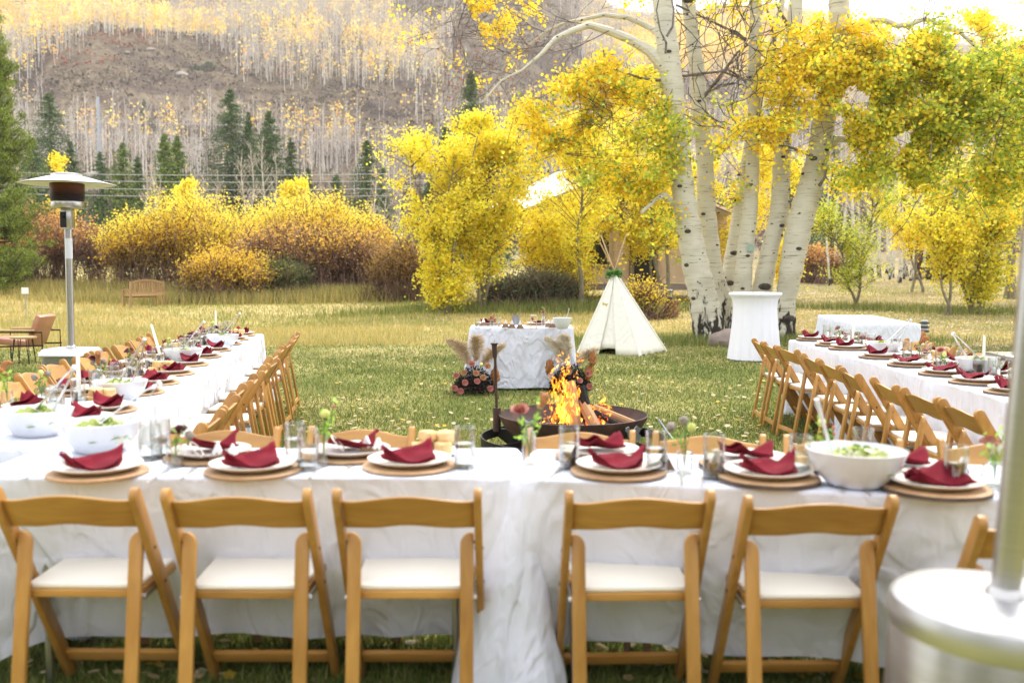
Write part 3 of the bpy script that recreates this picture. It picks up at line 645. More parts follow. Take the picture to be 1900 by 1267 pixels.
# leafless tall aspens
def bare(px, D, ptop, label, wpx=5, group='leafless pale aspens', lean=0.):
    X = (px - 950) / F * D; zb = tz(X, D); h = PD(px, ptop, D).z - zb; r = wpx / F * D / 2
    root = empty('bare_aspen', label, 'tree', (X, D, zb), 0, group)
    ns = 9; pts = [np.array([lean * h * (i / ns) + .1 * math.sin(i * 1.1 + px), .08 * math.cos(i + px), h * i / ns - .1]) for i in range(ns + 1)]
    mb = MB(); mb.tube(pts, [r * (1 - .85 * i / ns) for i in range(ns + 1)], 6); link('trunk', mb.mesh('bare_trunk', ASP if wpx > 4.5 else PALE), root)
    P0 = []; P1 = []; r0 = []
    for b in range(34):
        f = rng.uniform(.3, .97); i = min(int(f * ns), ns - 1); p = pts[i] + (pts[i + 1] - pts[i]) * (f * ns - i); a = rng.uniform(0, 6.28); L = h * .17 * (1.2 - f) * rng.uniform(.6, 1.3)
        d = np.array([math.cos(a) * .7, math.sin(a) * .7, .9]); e = p + d * L; P0.append(p); P1.append(e); r0.append(r * .28 * (1.1 - f) + .01)
        for q in range(6):
            s0 = p + (e - p) * rng.uniform(.3, 1); P0.append(s0); P1.append(s0 + np.array([rng.normal() * .4, rng.normal() * .4, rng.uniform(.2, .9)]) * L * .5); r0.append(.009)
    link('branches', np_mesh('bare_branches', [sticks(P0, P1, np.array(r0), .006, pal([(.55, .48, .40), (.42, .36, .30)], len(P0), .1), 3)], TWIG), root)
PALE = mat('pale_bark', (.60, .55, .48), .85, col2=(.32, .28, .24), scale=2.2, detail=8, stretch=(1, 1, .7))
for k, (px, D, pt, w_) in enumerate(((276, 62, 312, 4), (290, 60, 298, 5), (300, 63, 318, 4), (363, 75, 330, 3), (385, 72, 325, 3.5), (407, 78, 310, 3), (455, 74, 275, 4.5), (472, 77, 262, 4), (493, 75, 250, 4.5), (515, 80, 278, 3.5), (697, 66, 300, 4.5), (716, 70, 318, 3), (742, 80, 320, 3))):
    bare(px, D, pt, 'bare pale aspen above the willows, %s from the left' % ['first', 'second', 'third', 'fourth', 'fifth', 'sixth', 'seventh', 'eighth', 'ninth', 'tenth', 'eleventh', 'twelfth', 'thirteenth'][k], w_)
ORD = ['first', 'second', 'third', 'fourth', 'fifth', 'sixth', 'seventh', 'eighth', 'ninth', 'tenth', 'eleventh', 'twelfth', 'thirteenth', 'fourteenth', 'fifteenth', 'sixteenth', 'seventeenth', 'eighteenth', 'nineteenth', 'twentieth', 'twenty-first', 'twenty-second', 'twenty-third', 'twenty-fourth', 'twenty-fifth', 'twenty-sixth']
pxs = sorted([1535, 1548, 1562, 1577, 1590, 1606, 1618, 1631, 1641, 1650, 1657, 1666, 1673, 1681, 1690, 1697, 1706, 1714, 1722, 1731, 1741, 1752, 1768, 1790, 1815, 1842])
for k, px in enumerate(pxs):
    bare(px, 56 + (k * 7) % 19, 175 - (k * 37) % 70, 'white trunked aspen at the far clearing edge, %s from the left' % ORD[k], 4.8 + (k * 5) % 4, 'white trunks at the edge of the right clearing', lean=((k * 13) % 7 - 3) * .006)

# the big white aspens
def bigtrunk(D, pts, label, limbs=(), knots=(), zfoot=None, sign=None, extra=()):
    """pts: (px, py, width_px) from the foot upward"""
    base = PD(pts[0][0], pts[0][1], D); zb = tz(base.x, D)
    root = empty('big_aspen', label, 'tree', (base.x, D, 0), 0, 'big white aspens of the central clump')
    def W(px, py, dy=0): p = PD(px, py, D + dy); return Vector((p.x - base.x, dy, p.z))
    P = [W(a, b) for a, b, c in pts]; rad = [c / F * D / 2 for a, b, c in pts]
    # resample smoothly
    Q = []; Rr = []
    for i in range(len(P) - 1):
        for k in range(5):
            t = k / 5; p0 = P[max(i - 1, 0)]; p1 = P[i]; p2 = P[i + 1]; p3 = P[min(i + 2, len(P) - 1)]
            Q.append(.5 * ((2 * p1) + (p2 - p0) * t + (2 * p0 - 5 * p1 + 4 * p2 - p3) * t * t + (3 * p1 - p0 - 3 * p2 + p3) * t ** 3)); Rr.append(rad[i] + (rad[i + 1] - rad[i]) * t)
    Q.append(P[-1]); Rr.append(rad[-1])
    Q.insert(0, Vector((Q[0].x, Q[0].y, zb - .15))) ; Rr.insert(0, Rr[0] * 1.12)
    mb = MB(); mb.tube(Q, [r * (1 + .05 * math.sin(i * 2.1 + base.x)) for i, r in enumerate(Rr)], 20)
    link('trunk', mb.mesh('big_trunk', ASP), root)
    for lm in limbs:
        mb = MB(); L = [W(a, b, dy) for a, b, c, dy in lm]; rr = [c / F * D / 2 for a, b, c, dy in lm]
        mb.tube(L, rr, 9); link('limb', mb.mesh('limb', ASP if lm[0][2] > 11 else DEADW), root)
    for (kx, ky, ks) in knots:      # dark branch scars, slightly raised eyes
        p = W(kx, ky); # distance from axis to the near surface
        j = min(range(len(Q)), key=lambda i: abs(Q[i].z - p.z)); r = Rr[j]; dx = max(-.95, min(.95, (p.x - Q[j].x) / r)); yy = -math.sqrt(1 - dx * dx) * r
        s = ks / F * D; mb = MB(); mb.lathe([(0, .012 + s * .1), (s * .3, .012 + s * .08), (s * .5, 0), (s * .55, -.03)], 10, sx=1, sy=.62)
        ang = math.atan2(dx, math.sqrt(1 - dx * dx))
        me = mb.mesh('knot', DKB); link('knot', me, root, (p.x, yy, p.z), (R(90), 0, ang))
    return root, W
DEADW = mat('dead_branch', (.22, .19, .17), .9, col2=(.10, .085, .075), scale=14, bump=.4, bscale=30)
t1, W1 = bigtrunk(20.0, [(1318, 628, 64), (1311, 590, 58), (1302, 540, 52), (1292, 500, 50), (1281, 440, 46), (1271, 380, 44), (1262, 300, 40), (1253, 220, 40), (1247, 160, 41), (1240, 100, 40), (1234, 50, 38), (1230, 0, 37), (1226, -80, 34)],
    'big white aspen, leftmost and thickest, with dark scarred foot',
    limbs=[[(1232, 125, 24, 0), (1205, 95, 20, .1), (1165, 72, 17, .2), (1130, 58, 16, .2), (1092, 47, 13, .1), (1060, 58, 11, 0), (1030, 72, 9, -.2), (1005, 100, 7, -.3), (970, 130, 5, -.4), (930, 150, 4, -.5), (895, 190, 3, -.6)],
           [(1225, 62, 15, .1), (1200, 48, 12, .4), (1165, 33, 10, .6), (1120, 28, 9, .8), (1085, 36, 7, .8), (1050, 42, 6, .8), (1010, 60, 4, .8), (970, 95, 3, .8), (930, 120, 2, .8)],
           [(1246, 378, 16, 0), (1232, 362, 14, -.2), (1215, 372, 8, -.3), (1190, 395, 6, -.5)], [(1225, 150, 6, 0), (1190, 146, 5, -.2), (1165, 137, 3, -.4)],
           [(1235, 100, 5, -.5), (1236, 80, 4, -.55), (1225, 58, 3, -.6), (1218, 20, 3, -.6), (1222, 0, 2, -.6)], [(1237, 68, 5, -.5), (1248, 50, 4, -.5), (1250, 20, 3, -.5), (1246, 0, 2, -.5)]],
    knots=[(1238, 100, 10), (1243, 235, 9), (1276, 252, 7), (1258, 347, 10), (1272, 430, 12), (1271, 492, 12), (1283, 553, 10), (1300, 470, 4), (1290, 330, 5)])
t2, W2 = bigtrunk(20.9, [(1352, 608, 52), (1344, 570, 42), (1336, 540, 34), (1327, 505, 29), (1317, 430, 30), (1310, 370, 33), (1308, 300, 31), (1304, 250, 30), (1298, 200, 28), (1293, 130, 27), (1284, 60, 25), (1277, 0, 25), (1272, -80, 23)],
    'slender white aspen standing behind the leftmost big trunk',
    limbs=[[(1300, 188, 8, 0), (1318, 165, 6, -.2), (1345, 130, 5, -.3), (1368, 98, 4, -.4), (1388, 84, 3, -.4)], [(1385, 75, 5, .2), (1350, 55, 5, .1), (1310, 35, 4, 0), (1255, 10, 4, -.2)], [(1265, 142, 5, -.1), (1310, 136, 5, -.2), (1340, 133, 4, -.3), (1385, 150, 4, -.3)]],
    knots=[(1277, 3, 22), (1295, 190, 8), (1302, 398, 9), (1333, 395, 5), (1328, 455, 6)])
t3, W3 = bigtrunk(21.2, [(1342, 600, 40), (1348, 550, 32), (1352, 510, 27), (1360, 450, 22), (1368, 400, 20), (1377, 340, 18), (1388, 275, 17), (1402, 215, 16), (1417, 150, 14), (1434, 80, 12), (1452, 0, 11), (1465, -60, 9)],
    'thin white aspen leaning right behind the straight one',
    limbs=[[(1418, 170, 5, 0), (1438, 90, 5, -.2), (1430, 40, 4, -.3), (1420, 10, 3, -.4)]], knots=[(1362, 371, 19), (1369, 325, 7), (1360, 470, 14), (1352, 525, 16)])
t4, W4 = bigtrunk(20.4, [(1372, 606, 46), (1376, 560, 38), (1380, 500, 31), (1385, 450, 29), (1391, 400, 27), (1395, 340, 25), (1397, 270, 24), (1399, 200, 23), (1400, 120, 23), (1402, 50, 21), (1403, 0, 21), (1404, -80, 19)],
    'straight white aspen in the middle with a green tag',
    limbs=[[(1384, 76, 5, -.1), (1368, 60, 4, -.2), (1350, 54, 3, -.3)], [(1384, 152, 5, -.1), (1365, 138, 4, -.2), (1352, 130, 3, -.3)]],
    knots=[(1391, 57, 8), (1405, 82, 11), (1389, 145, 9), (1407, 156, 5), (1396, 182, 5), (1389, 278, 8), (1390, 345, 6), (1384, 475, 9), (1374, 535, 8), (1394, 430, 5)])
t5, W5 = bigtrunk(20.6, [(1402, 606, 46), (1412, 550, 38), (1421, 500, 34), (1434, 440, 32), (1445, 400, 34), (1449, 340, 33), (1452, 280, 31), (1457, 220, 27), (1462, 150, 26), (1470, 70, 25), (1477, 0, 25), (1482, -80, 23)],
    'white aspen with reddish scratches, second from the right of the clump', limbs=[[(1465, 55, 9, 0), (1452, 30, 5, -.2), (1440, 8, 3, -.3)]],
    knots=[(1447, 419, 11), (1448, 437, 11), (1461, 353, 7), (1461, 375, 6), (1415, 532, 22), (1449, 293, 8)])
t6, W6 = bigtrunk(20.2, [(1452, 640, 44), (1455, 600, 42), (1458, 560, 36), (1468, 500, 42), (1477, 450, 46), (1488, 400, 47), (1502, 350, 44), (1515, 300, 40), (1524, 255, 40), (1529, 220, 41), (1540, 185, 41), (1552, 130, 38), (1565, 80, 40), (1558, 30, 37), (1556, 0, 36), (1552, -80, 33)],
    'big white aspen on the right, bending right then left',
    limbs=[[(1575, 68, 19, 0), (1592, 47, 16, 0), (1612, 38, 13, 0), (1640, 38, 12, 0), (1665, 48, 11, 0), (1690, 45, 10, 0), (1715, 36, 9, -.1), (1745, 45, 8, -.2), (1780, 60, 7, -.3), (1815, 90, 6, -.4), (1860, 130, 4, -.6), (1900, 170, 3, -.8)],
           [(1542, 270, 15, 0), (1556, 258, 12, -.2), (1600, 262, 9, -.4), (1648, 255, 7, -.5), (1700, 222, 6, -.7), (1735, 215, 5, -.8), (1775, 240, 4, -.8), (1800, 265, 3, -.8)],
           [(1540, 190, 17, 0), (1557, 172, 14, -.1), (1580, 150, 8, -.2), (1610, 120, 5, -.3), (1640, 105, 4, -.4)],
           [(1520, 345, 6, -.5), (1530, 330, 5, -.6), (1533, 315, 4, -.6)], [(1508, 290, 6, -.5), (1470, 275, 5, -.5), (1445, 270, 3, -.5)]],
    knots=[(1529, 280, 10), (1504, 296, 14), (1486, 323, 7), (1486, 342, 6), (1521, 307, 5), (1476, 462, 11), (1505, 425, 5), (1460, 590, 20)])
# green tag nailed to the straight trunk
mb = MB(); mb.box((0, 0, 0), (.14, .006, .14), Matrix.Rotation(R(12), 3, 'Y')); p = PD(1389, 461, 20.4)
mb.cur = 1; mb.cyl((0, -.004, .05), (0, -.008, .05), .006, n=6)
tag(link('tree_tag', mb.mesh('tree_tag', [mat('sage_card', (.30, .42, .34), .8), mat('nail', (.2, .2, .2), .4, 1)]), loc=(p.x, 20.4 - .20, p.z)), 'square sage green tag nailed on the straight aspen trunk', 'tag')

def crown(root, W, blobs, label_cols, dens=1.0, leafsize=.068, D0=20.2, tw=True):
    """hanging sprays of round leaves at places in the tree (blob: px, py, rx, ry, depth shift, green share)"""
    ox = root.location.x; parts = []; P0 = []; P1 = []
    for (bx, by, rx, ry, dd, g) in blobs:
        n = int(rx * ry * math.pi * .42 * dens); c = PD(bx, by, D0 + dd); k = D0 / F
        ncl = max(6, int(n / 64)); a = rng.normal(size=(ncl, 3)) * np.array([[.72, .72, .58]]); a += .45 * np.sin(a[:, [1, 2, 0]] * 4 + rng.uniform(0, 6))
        CC = np.array([c.x - ox, dd + D0 - root.location.y, c.z]) + a * np.array([[rx * k, min(rx, ry) * k * .5, ry * k]])
        dr = unit(rng.normal(size=(ncl, 3)) * np.array([[1, 1, .35]]) + np.array([[0, 0, -.3]])) * rng.uniform(.25, .75, (ncl, 1))
        P0.append(CC - dr * .5); P1.append(CC + dr)
        idx = rng.integers(0, ncl, n); t = rng.uniform(-.4, 1.1, n); C = CC[idx] + dr[idx] * t[:, None] + rng.normal(size=(n, 3)) * .10
        m_ = gaps(C, 5.0, -.5) & gaps(C + 7, 2.2, -1.1); C = C[m_]; idx = idx[m_]; n = len(C)
        gg = rng.uniform(size=ncl)[idx] * .6 + rng.uniform(size=n) * .4 < g
        tint = np.where(gg[:, None], pal(GL, n, .12), pal(YL + [(.95, .60, .03)], n, .1))
        parts.append(leafs(C, rng.uniform(.8, 1.15, n) * leafsize, tint, 6))
    # a few wooden sprays joining the clusters
    P0 = np.concatenate(P0); P1 = np.concatenate(P1)
    br = []
    for i in range(0, len(P0) - 1):
        if np.linalg.norm(P1[i] - P0[i + 1]) < .55: br.append((P0[i], P0[i + 1]))
    A = np.concatenate([P0, np.array([b[0] for b in br]).reshape(-1, 3)]); B = np.concatenate([P1, np.array([b[1] for b in br]).reshape(-1, 3)])
    m_ = gaps((A + B) / 2, 5.0, -.5); A = A[m_]; B = B[m_]
    link('twigs', np_mesh('aspen_twigs', [sticks(A, B, .007, .004, np.tile([[.14, .10, .07]], (len(A), 1)), 3)], TWIG), root)
    link('foliage', np_mesh('aspen_leaves', parts, LEAF), root)
crown(t1, W1, [(1080, 190, 80, 35, -.4, .35), (1150, 215, 70, 50, -.5, .6), (1030, 235, 40, 40, -.3, .3), (1185, 270, 55, 60, -.6, .65), (1060, 245, 60, 28, -.2, .3), (1200, 350, 45, 60, -.3, .45), (1150, 320, 50, 40, -.1, .3), (1120, 145, 60, 30, 0, .25), (860, 30, 60, 26, .2, .1), (905, 70, 30, 50, .2, .1), (890, 8, 70, 14, .2, .15), (1215, 200, 30, 50, .3, .4), (1110, 165, 40, 50, .3, .15), (1170, 15, 35, 10, .5, .2)], None, .82)
crown(t2, W2, [(1352, 225, 30, 28, .5, .35), (1350, 300, 28, 38, .6, .55), (1320, 4, 60, 8, .3, .15), (1345, 365, 18, 30, .8, .5)], None, .8)
crown(t4, W4, [(1400, 243, 24, 24, -.6, .2), (1440, 165, 28, 24, -.4, .35), (1375, 6, 45, 9, .2, .2), (1428, 70, 22, 30, .3, .4)], None, .7)
crown(t5, W5, [(1450, 125, 30, 28, -.5, .3), (1460, 205, 35, 28, -.6, .45), (1440, 255, 50, 24, -.7, .12), (1425, 310, 30, 22, .5, .6), (1510, 85, 30, 24, 0, .4), (1490, 130, 40, 30, -.3, .2)], None, .8)
crown(t6, W6, [(1560, 95, 75, 45, -.5, .12), (1545, 160, 60, 40, -.8, .25), (1640, 118, 85, 42, -.7, .3), (1700, 130, 80, 60, -.8, .55), (1650, 190, 90, 50, -1.0, .5), (1770, 150, 80, 70, -.6, .85), (1760, 235, 80, 60, -.8, .8), (1690, 265, 75, 50, -.8, .62), (1830, 230, 60, 80, -.5, .75), (1600, 235, 55, 45, -.6, .35),
                (1650, 300, 60, 32, -.6, .7), (1730, 315, 60, 30, -.5, .6), (1840, 320, 45, 45, -.3, .6), (1880, 130, 40, 40, .2, .5), (1730, 72, 70, 16, 0, .5), (1580, 300, 40, 40, .2, .5), (1900, 260, 40, 90, .3, .5), (1880, 345, 35, 45, .0, .5)], None, .86)

# dead twigs with dry brown catkins, left of the clump
def dead_twigs():
    P0 = []; P1 = []; r0 = []; tips = []; D = 20.0
    def grow(p, d, L, r, lev):
        n = 5; q = p
        for i in range(n):
            d = unit(d + rng.normal(size=3) * np.array([.22, .22, .22])); q2 = q + d * L / n
            P0.append(q); P1.append(q2); r0.append(max(r * (1 - .12 * i), .003)); q = q2
            if lev > 0 and rng.uniform() < .85: grow(q, unit(d + rng.normal(size=3) * .75), L * rng.uniform(.45, .75), r * .6, lev - 1)
        tips.append(q)
    ox = t1.location.x
    for (px, py, vx, vz, L) in ((1092, 47, -1, .1, 1.6), (1130, 58, -1, -.6, 1.9), (1030, 72, -1, -.1, 1.5), (1005, 100, -1, -.5, 1.6), (960, 140, -1, -.2, 1.4), (1060, 42, -.8, .3, 1.6), (1010, 60, -1, .2, 1.4), (970, 95, -1, 0, 1.3), (930, 130, -1, -.2, 1.4), (1165, 140, -.8, -.5, 1.0), (1100, 60, -.7, -.8, 1.6), (900, -5, -.8, -.5, 1.7), (870, -8, -.7, -.7, 1.6)):
        p = PD(px, py, D); grow(np.array([p.x - ox, 0, p.z]), unit(np.array([vx, rng.normal() * .3, vz])), L, .016, 2)
    link('twigs', np_mesh('dead_twigs', [sticks(P0, P1, np.array(r0) * .8, np.array(r0) * .6, pal([(.13, .10, .09), (.24, .21, .18)], len(P0), .1), 3)], TWIG), t1)
    T = np.array(tips); px, py = proj(T + np.array([[ox, D, 0]])); sel = T[(px < 1020) & (py > 70) & (py < 230)]
    if len(sel):
        sel = sel[::2]; C = np.repeat(sel, 5, 0) + rng.normal(size=(len(sel) * 5, 3)) * .05
        link('dry_leaves', np_mesh('dry_leaves', [leafs(C, .038, pal([(.35, .13, .09), (.26, .10, .08), (.42, .2, .12)], len(C)), 5)], LEAF), t1)
dead_twigs()
for (tr, Dd, LL) in ((t2, 20.9, ((1300, 188, .6, .7), (1345, 130, .6, .5), (1310, 35, -.4, -.3), (1340, 133, .8, .1))), (t4, 20.4, ((1384, 76, -.9, .2), (1384, 152, -1, .1), (1405, 82, .8, .2), (1389, 278, -.8, .5))), (t6, 20.2, ((1700, 222, .8, -.3), (1775, 240, .7, -.6), (1640, 105, .7, .4), (1815, 90, .8, -.6), (1860, 130, .6, -.9), (1735, 215, .6, -.8)))):
    P0 = []; P1 = []
    for (px, py, vx, vz) in LL:
        p = PD(px, py, Dd); st = [(np.array([p.x - tr.location.x, -.2, p.z]), unit(np.array([vx, rng.normal() * .3, vz])), 0)]
        while st:
            q, d, lv = st.pop()
            for i in range(6):
                d = unit(d + rng.normal(size=3) * .22); q2 = q + d * .17; P0.append(q); P1.append(q2); q = q2
                if lv < 2 and rng.uniform() < .6: st.append((q, unit(d + rng.normal(size=3) * .8), lv + 1))
    link('dead_branches', np_mesh('dead_branches', [sticks(P0, P1, .010, .008, pal([(.10, .08, .07), (.2, .17, .14)], len(P0), .1), 3)], TWIG), tr)

# ------------------------------------------------------------------ canvas tent house behind the aspens
def tent():
    D = 38.0; k = D / F; cv = mat('tan_canvas', (.58, .42, .26), .85, col2=(.66, .50, .33), scale=.8, bump=.5, bscale=1.6, bdist=.06)
    wh = mat('white_roof_fly', (.80, .80, .80), .55, col2=(.70, .70, .72), scale=2, bump=.3, bscale=3, bdist=.03)
    def X(px): return (px - 950) * k
    z0 = .45; zw = PD(1100, 385, D).z
    root = empty('canvas_tent', 'tan canvas tent house with white roof fly behind the yellow aspens', 'tent', (X(1150), D, tz(X(1150), D)))
    ox, oz = root.location.x, root.location.z
    def P(px, z, dy=0.): return (X(px) - ox, dy, z - oz)
    xs = [985, 1065, 1135, 1168, 1218, 1262, 1345]
    def panel(a, b, za, zb_, nm='wall_panel', thick=.05):
        mb = MB()
        A = P(a, za); B = P(b, zb_)
        def f(u, v): x = A[0] + (B[0] - A[0]) * u; return (x, .05 * math.sin(u * 3.14) * math.sin(v * 3.1) + .02 * math.sin(u * 17 + v * 5), A[2] + (B[2] - A[2]) * v)
        mb.grid(f, 14, 10); mb.grid(lambda u, v: (f(u, v)[0], thick + .02, f(u, v)[2]), 2, 2)
        link(nm, mb.mesh(nm, cv), root)
    for a, b in zip(xs[:-1], xs[1:]):
        if a == 1168: panel(a, b, PD(1190, 440, D).z, zw)
        elif a == 985: panel(a, b, z0 + .5, zw)
        else: panel(a, b, z0 + .5, zw)
    dk = mat('dark_mesh_screen', (.012, .010, .010), .35); wd = mat('tent_timber', (.25, .15, .08), .7)
    mb = MB(); c = P(1193, 0); zt = PD(1190, 440, D).z - oz; zd = z0 - oz + .4; mb.box((c[0], .10, (zt + zd) / 2), (50 * k, .04, zt - zd)); dr = link('door', mb.mesh('door', dk), root)
    for a in (1168, 1218):
        mb = MB(); mb.box((P(a, 0)[0], -.02, (zt + zd) / 2), (.08, .12, zt - zd + .1)); link('frame', mb.mesh('frame', wd), dr)
    for (a, b, ya, yb) in ((1008, 1058, 462, 500), (1080, 1130, 442, 492), (1286, 1318, 452, 508)):
        mb = MB(); z1 = PD(a, ya, D).z - oz; z2 = PD(a, yb, D).z - oz; xa, xb = P(a, 0)[0], P(b, 0)[0]; mb.box(((xa + xb) / 2, -.07, (z1 + z2) / 2), (xb - xa, .05, z1 - z2)); wdw = link('window', mb.mesh('window', dk), root)
        mb = MB()
        for q in (xa, xb): mb.box((q, -.09, (z1 + z2) / 2), (.05, .05, z1 - z2 + .1))
        for q in (z1, z2): mb.box(((xa + xb) / 2, -.092, q), (xb - xa, .05, .05))
        link('frame', mb.mesh('frame', cv), wdw)
    # roof: gable running back, white fly over a tan roof; left slope seen edge on
    apex = PD(1112, 283, D + 2).z - oz; ax = P(1118, 0)[0]; el = PD(905, 392, D).z - oz; exl = P(900, 0)[0]; exr = P(1345, 0)[0]; er = PD(1345, 400, D).z - oz
    for nm, sg, ex, ez in (('roof_fly', -1, exl, el), ('roof_fly', 1, exr, er)):
        mb = MB()
        def f(u, v): x = ax + (ex - ax) * u; return (x, -1.3 + v * 8, apex + (ez - apex) * u - .25 * math.sin(u * 3.14) + .03 * math.sin(v * 20))
        if sg < 0:      # the slope that faces the lawn
            a0 = PD(925, 408, D - 1.2); a1 = PD(1125, 325, D - 1.2); b0 = PD(900, 384, D + .6); b1 = PD(1112, 281, D + .6); g0 = Vector((ox, D, oz))
            def f(u, v, a0=a0, a1=a1, b0=b0, b1=b1): p = (a0 + (a1 - a0) * u) * (1 - v) + (b0 + (b1 - b0) * u) * v - g0; return (p.x, p.y, p.z + .04 * math.sin(u * 14) * math.sin(v * 3.1))
        mb.grid(f, 12, 20); mb.grid(lambda u, v: tuple(Vector(f(u, v)) - Vector((0, -.03, .05))), 12, 20); link(nm, mb.mesh(nm, wh), root)
    for nm, ex, ez in (('roof', P(985, 0)[0], zw - oz + .05), ('roof', P(1345, 0)[0], zw - oz + .05)):
        mb = MB(); mb.grid(lambda u, v: (ax + (ex - ax) * u, v * 6 + .1, apex - .45 + (ez - apex + .45) * u), 6, 4); link(nm, mb.mesh(nm, cv), root)
    mb = MB(); g = [P(985, 0)[0], P(1345, 0)[0]]; mb.prism([(g[0], zw - oz), (g[1], zw - oz), (ax, apex - .45)], .06, .10, 'y'); link('gable', mb.mesh('gable', cv), root)
    for a in (985, 1345):
        mb = MB(); mb.box((P(a, 0)[0], 3.0, (zw + z0 + .5) / 2 - oz), (.06, 5.9, zw - z0 - .5)); link('side_wall', mb.mesh('side_wall', cv), root)
    mb = MB()
    for q in range(2): mb.box((0, -.6 + q * .3, z0 - oz + .32 + q * .09), (370 * k, 2.4 - q * .6, .12))
    link('deck', mb.mesh('deck', mat('stone_step', (.33, .27, .22), .9, col2=(.22, .18, .15), scale=2, bump=.6, bscale=5, bdist=.03)), root)
tent()
# tree stump with a bollard light on top, and the path light
stw = mat('cut_stump_bark', (.34, .17, .07), .95, col2=(.20, .10, .05), scale=9, bump=.9, bscale=16, stretch=(1, 1, .25), bdist=.04)
p = PD(1246, 563, 27.5); mb = MB(); mb.lathe([(.21, -.1), (.20, .1), (.185, .3), (.19, .46), (.175, .48), (0, .485)], 16)
tag(link('tree_stump', mb.mesh('tree_stump', stw), loc=(p.x, 27.5, tz(p.x, 27.5))), 'cut reddish tree stump in front of the tent', 'stump')
LW = mat('lamp_white', (.75, .75, .72), .4); LB = mat('lamp_black', (.02, .02, .02), .4)
def bollard(loc, label, s=1.0, post=True):
    r = empty('path_light', label, 'lamp', loc, 0, 'louvred garden path lights')
    if post: mb = MB(); mb.cyl((0, 0, -.1), (0, 0, .34 * s), .022 * s, n=10); link('post', mb.mesh('post', LB), r)
    z = .34 * s if post else .02
    for k in range(3):
        mb = MB(); mb.lathe([(.05 * s, z + k * .075 * s), (.095 * s, z + (k * .075 + .012) * s), (.085 * s, z + (k * .075 + .035) * s), (.04 * s, z + (k * .075 + .045) * s)], 16); link('louvre', mb.mesh('louvre', LB), r)
        if k < 2 or 1: mb = MB(); mb.lathe([(.055 * s, z + (k * .075 + .046) * s), (.055 * s, z + (k * .075 + .074) * s)], 16); link('lens', mb.mesh('lens', LW), r)
p = PD(1243, 535, 27.5); bollard((p.x, 27.5, tz(p.x, 27.5) + .485), 'louvred lamp head standing on the tree stump', 1.2, False)
p = PZ(1714, 652); bollard((p.x, p.y, 0), 'black and white louvred path light right of the bare white table', 1.0)
# grey boards and stone at the tree feet
p = PZ(1340, 622, 0); mb = MB()
for k in range(3): mb.box((0, k * .17, .16 + .005 * k), (.62, .15, .04))
tag(link('grey_boards', mb.mesh('grey_boards', mat('weathered_boards', (.33, .32, .30), .9, col2=(.22, .21, .2), scale=12, stretch=(.2, 1, 1))), loc=(p.x + .05, 19.9, .02)), 'weathered grey boards lying between the big aspen feet', 'boards')
mb = MB()
def fb(u, v):
    a = u * 6.283; e = (v - .5) * math.pi; q = Vector((math.cos(a) * math.cos(e), math.sin(a) * math.cos(e), math.sin(e))); q *= 1 + .2 * noise.noise(q * 1.7); return (q.x * .42, q.y * .3, q.z * .26)
mb.grid(fb, 18, 12, True); p = PZ(1348, 640, 0)
tag(link('boulder', mb.mesh('boulder', mat('brown_stone', (.28, .22, .18), .9, col2=(.2, .16, .14), scale=5, bump=.5, bscale=12)), loc=(p.x, 18.9, .08)), 'brown stone at the foot of the aspens beside the cocktail table', 'stone')

# ------------------------------------------------------------------ utility pole and wires
GP = mat('galvanised_pole', (.33, .35, .36), .5, .3)
def pole():
    D = 250; px = 193; X = (px - 950) / F * D; zt = PD(px, 180, D).z; zb = tz(X, D); r = empty('utility_pole', 'tall grey steel utility pole on the left hillside foot', 'utility pole', (X, D, zb))
    mb = MB(); mb.tube([(0, 0, -1), (0, 0, zt - zb)], [.62, .34], 10); link('pole', mb.mesh('pole', GP), r)
    for k, (dz, L) in enumerate(((3.2, 1.6), (5.4, 1.6), (7.6, 1.6))):
        mb = MB(); mb.tube([(0, 0, zt - zb - dz), ((-1) ** k * L, 0, zt - zb - dz + .5)], [.12, .06], 6); link('arm', mb.mesh('arm', GP), r)
pole()
wm = mat('power_cable', (.42, .42, .42), .6)
for k, (ya, yb, D) in enumerate(((318, 313, 85), (330, 327, 86), (344, 341, 84), (357, 354, 85), (238, 262, 240), (215, 235, 245))):
    a = PD(-60, ya, D); b = PD(1050, yb, D); mb = MB(); pts = [Vector((a.x + (b.x - a.x) * t / 16, D, a.z + (b.z - a.z) * t / 16 - 4 * (.45 if D < 100 else 1.2) * (t / 16) * (1 - t / 16))) for t in range(17)]
    mb.tube(pts, .022 if D < 100 else .045, 4)
    tag(link('power_line', mb.mesh('power_line', wm)), '%s overhead wire counted from the lowest, crossing the valley' % ['fourth', 'third', 'second', 'lowest', 'fifth', 'topmost'][k] if k != 3 else 'lowest overhead wire crossing the valley just above the willows', 'cable', 'power lines across the valley')
# ------------------------------------------------------------------ materials for the party things
WOOD = woodmat('honey_beech', (.34, .155, .032), (.56, .30, .078))
WOODX = woodmat('honey_beech_crosswise', (.34, .155, .032), (.56, .30, .078), dirv=(.12, 1, 1))
IVORY = mat('ivory_vinyl', (.84, .80, .70), .45, bump=.08, bscale=60, bdist=.002)
STEEL = mat('steel_hinge', (.45, .45, .45), .35, 1)
BOLT = mat('dark_bolt', (.04, .035, .03), .5, .6)
CER = mat('white_glaze', (.70, .72, .75), .12)
STONEW = mat('cream_stoneware', (.76, .72, .66), .28, col2=(.70, .65, .58), scale=30)
SLICE = woodmat('wood_slice', (.30, .16, .07), (.58, .38, .20), dirv=(.5, .5, .5), rough=.6)
BURG = mat('burgundy_linen', (.20, .010, .023), .9, col2=(.13, .006, .014), scale=14, bump=.3, bscale=500, bdist=.002, spec=.2)
WAX = mat('ivory_wax', (.84, .80, .70), .4)
CUT = mat('polished_steel', (.72, .72, .72), .30, 1)
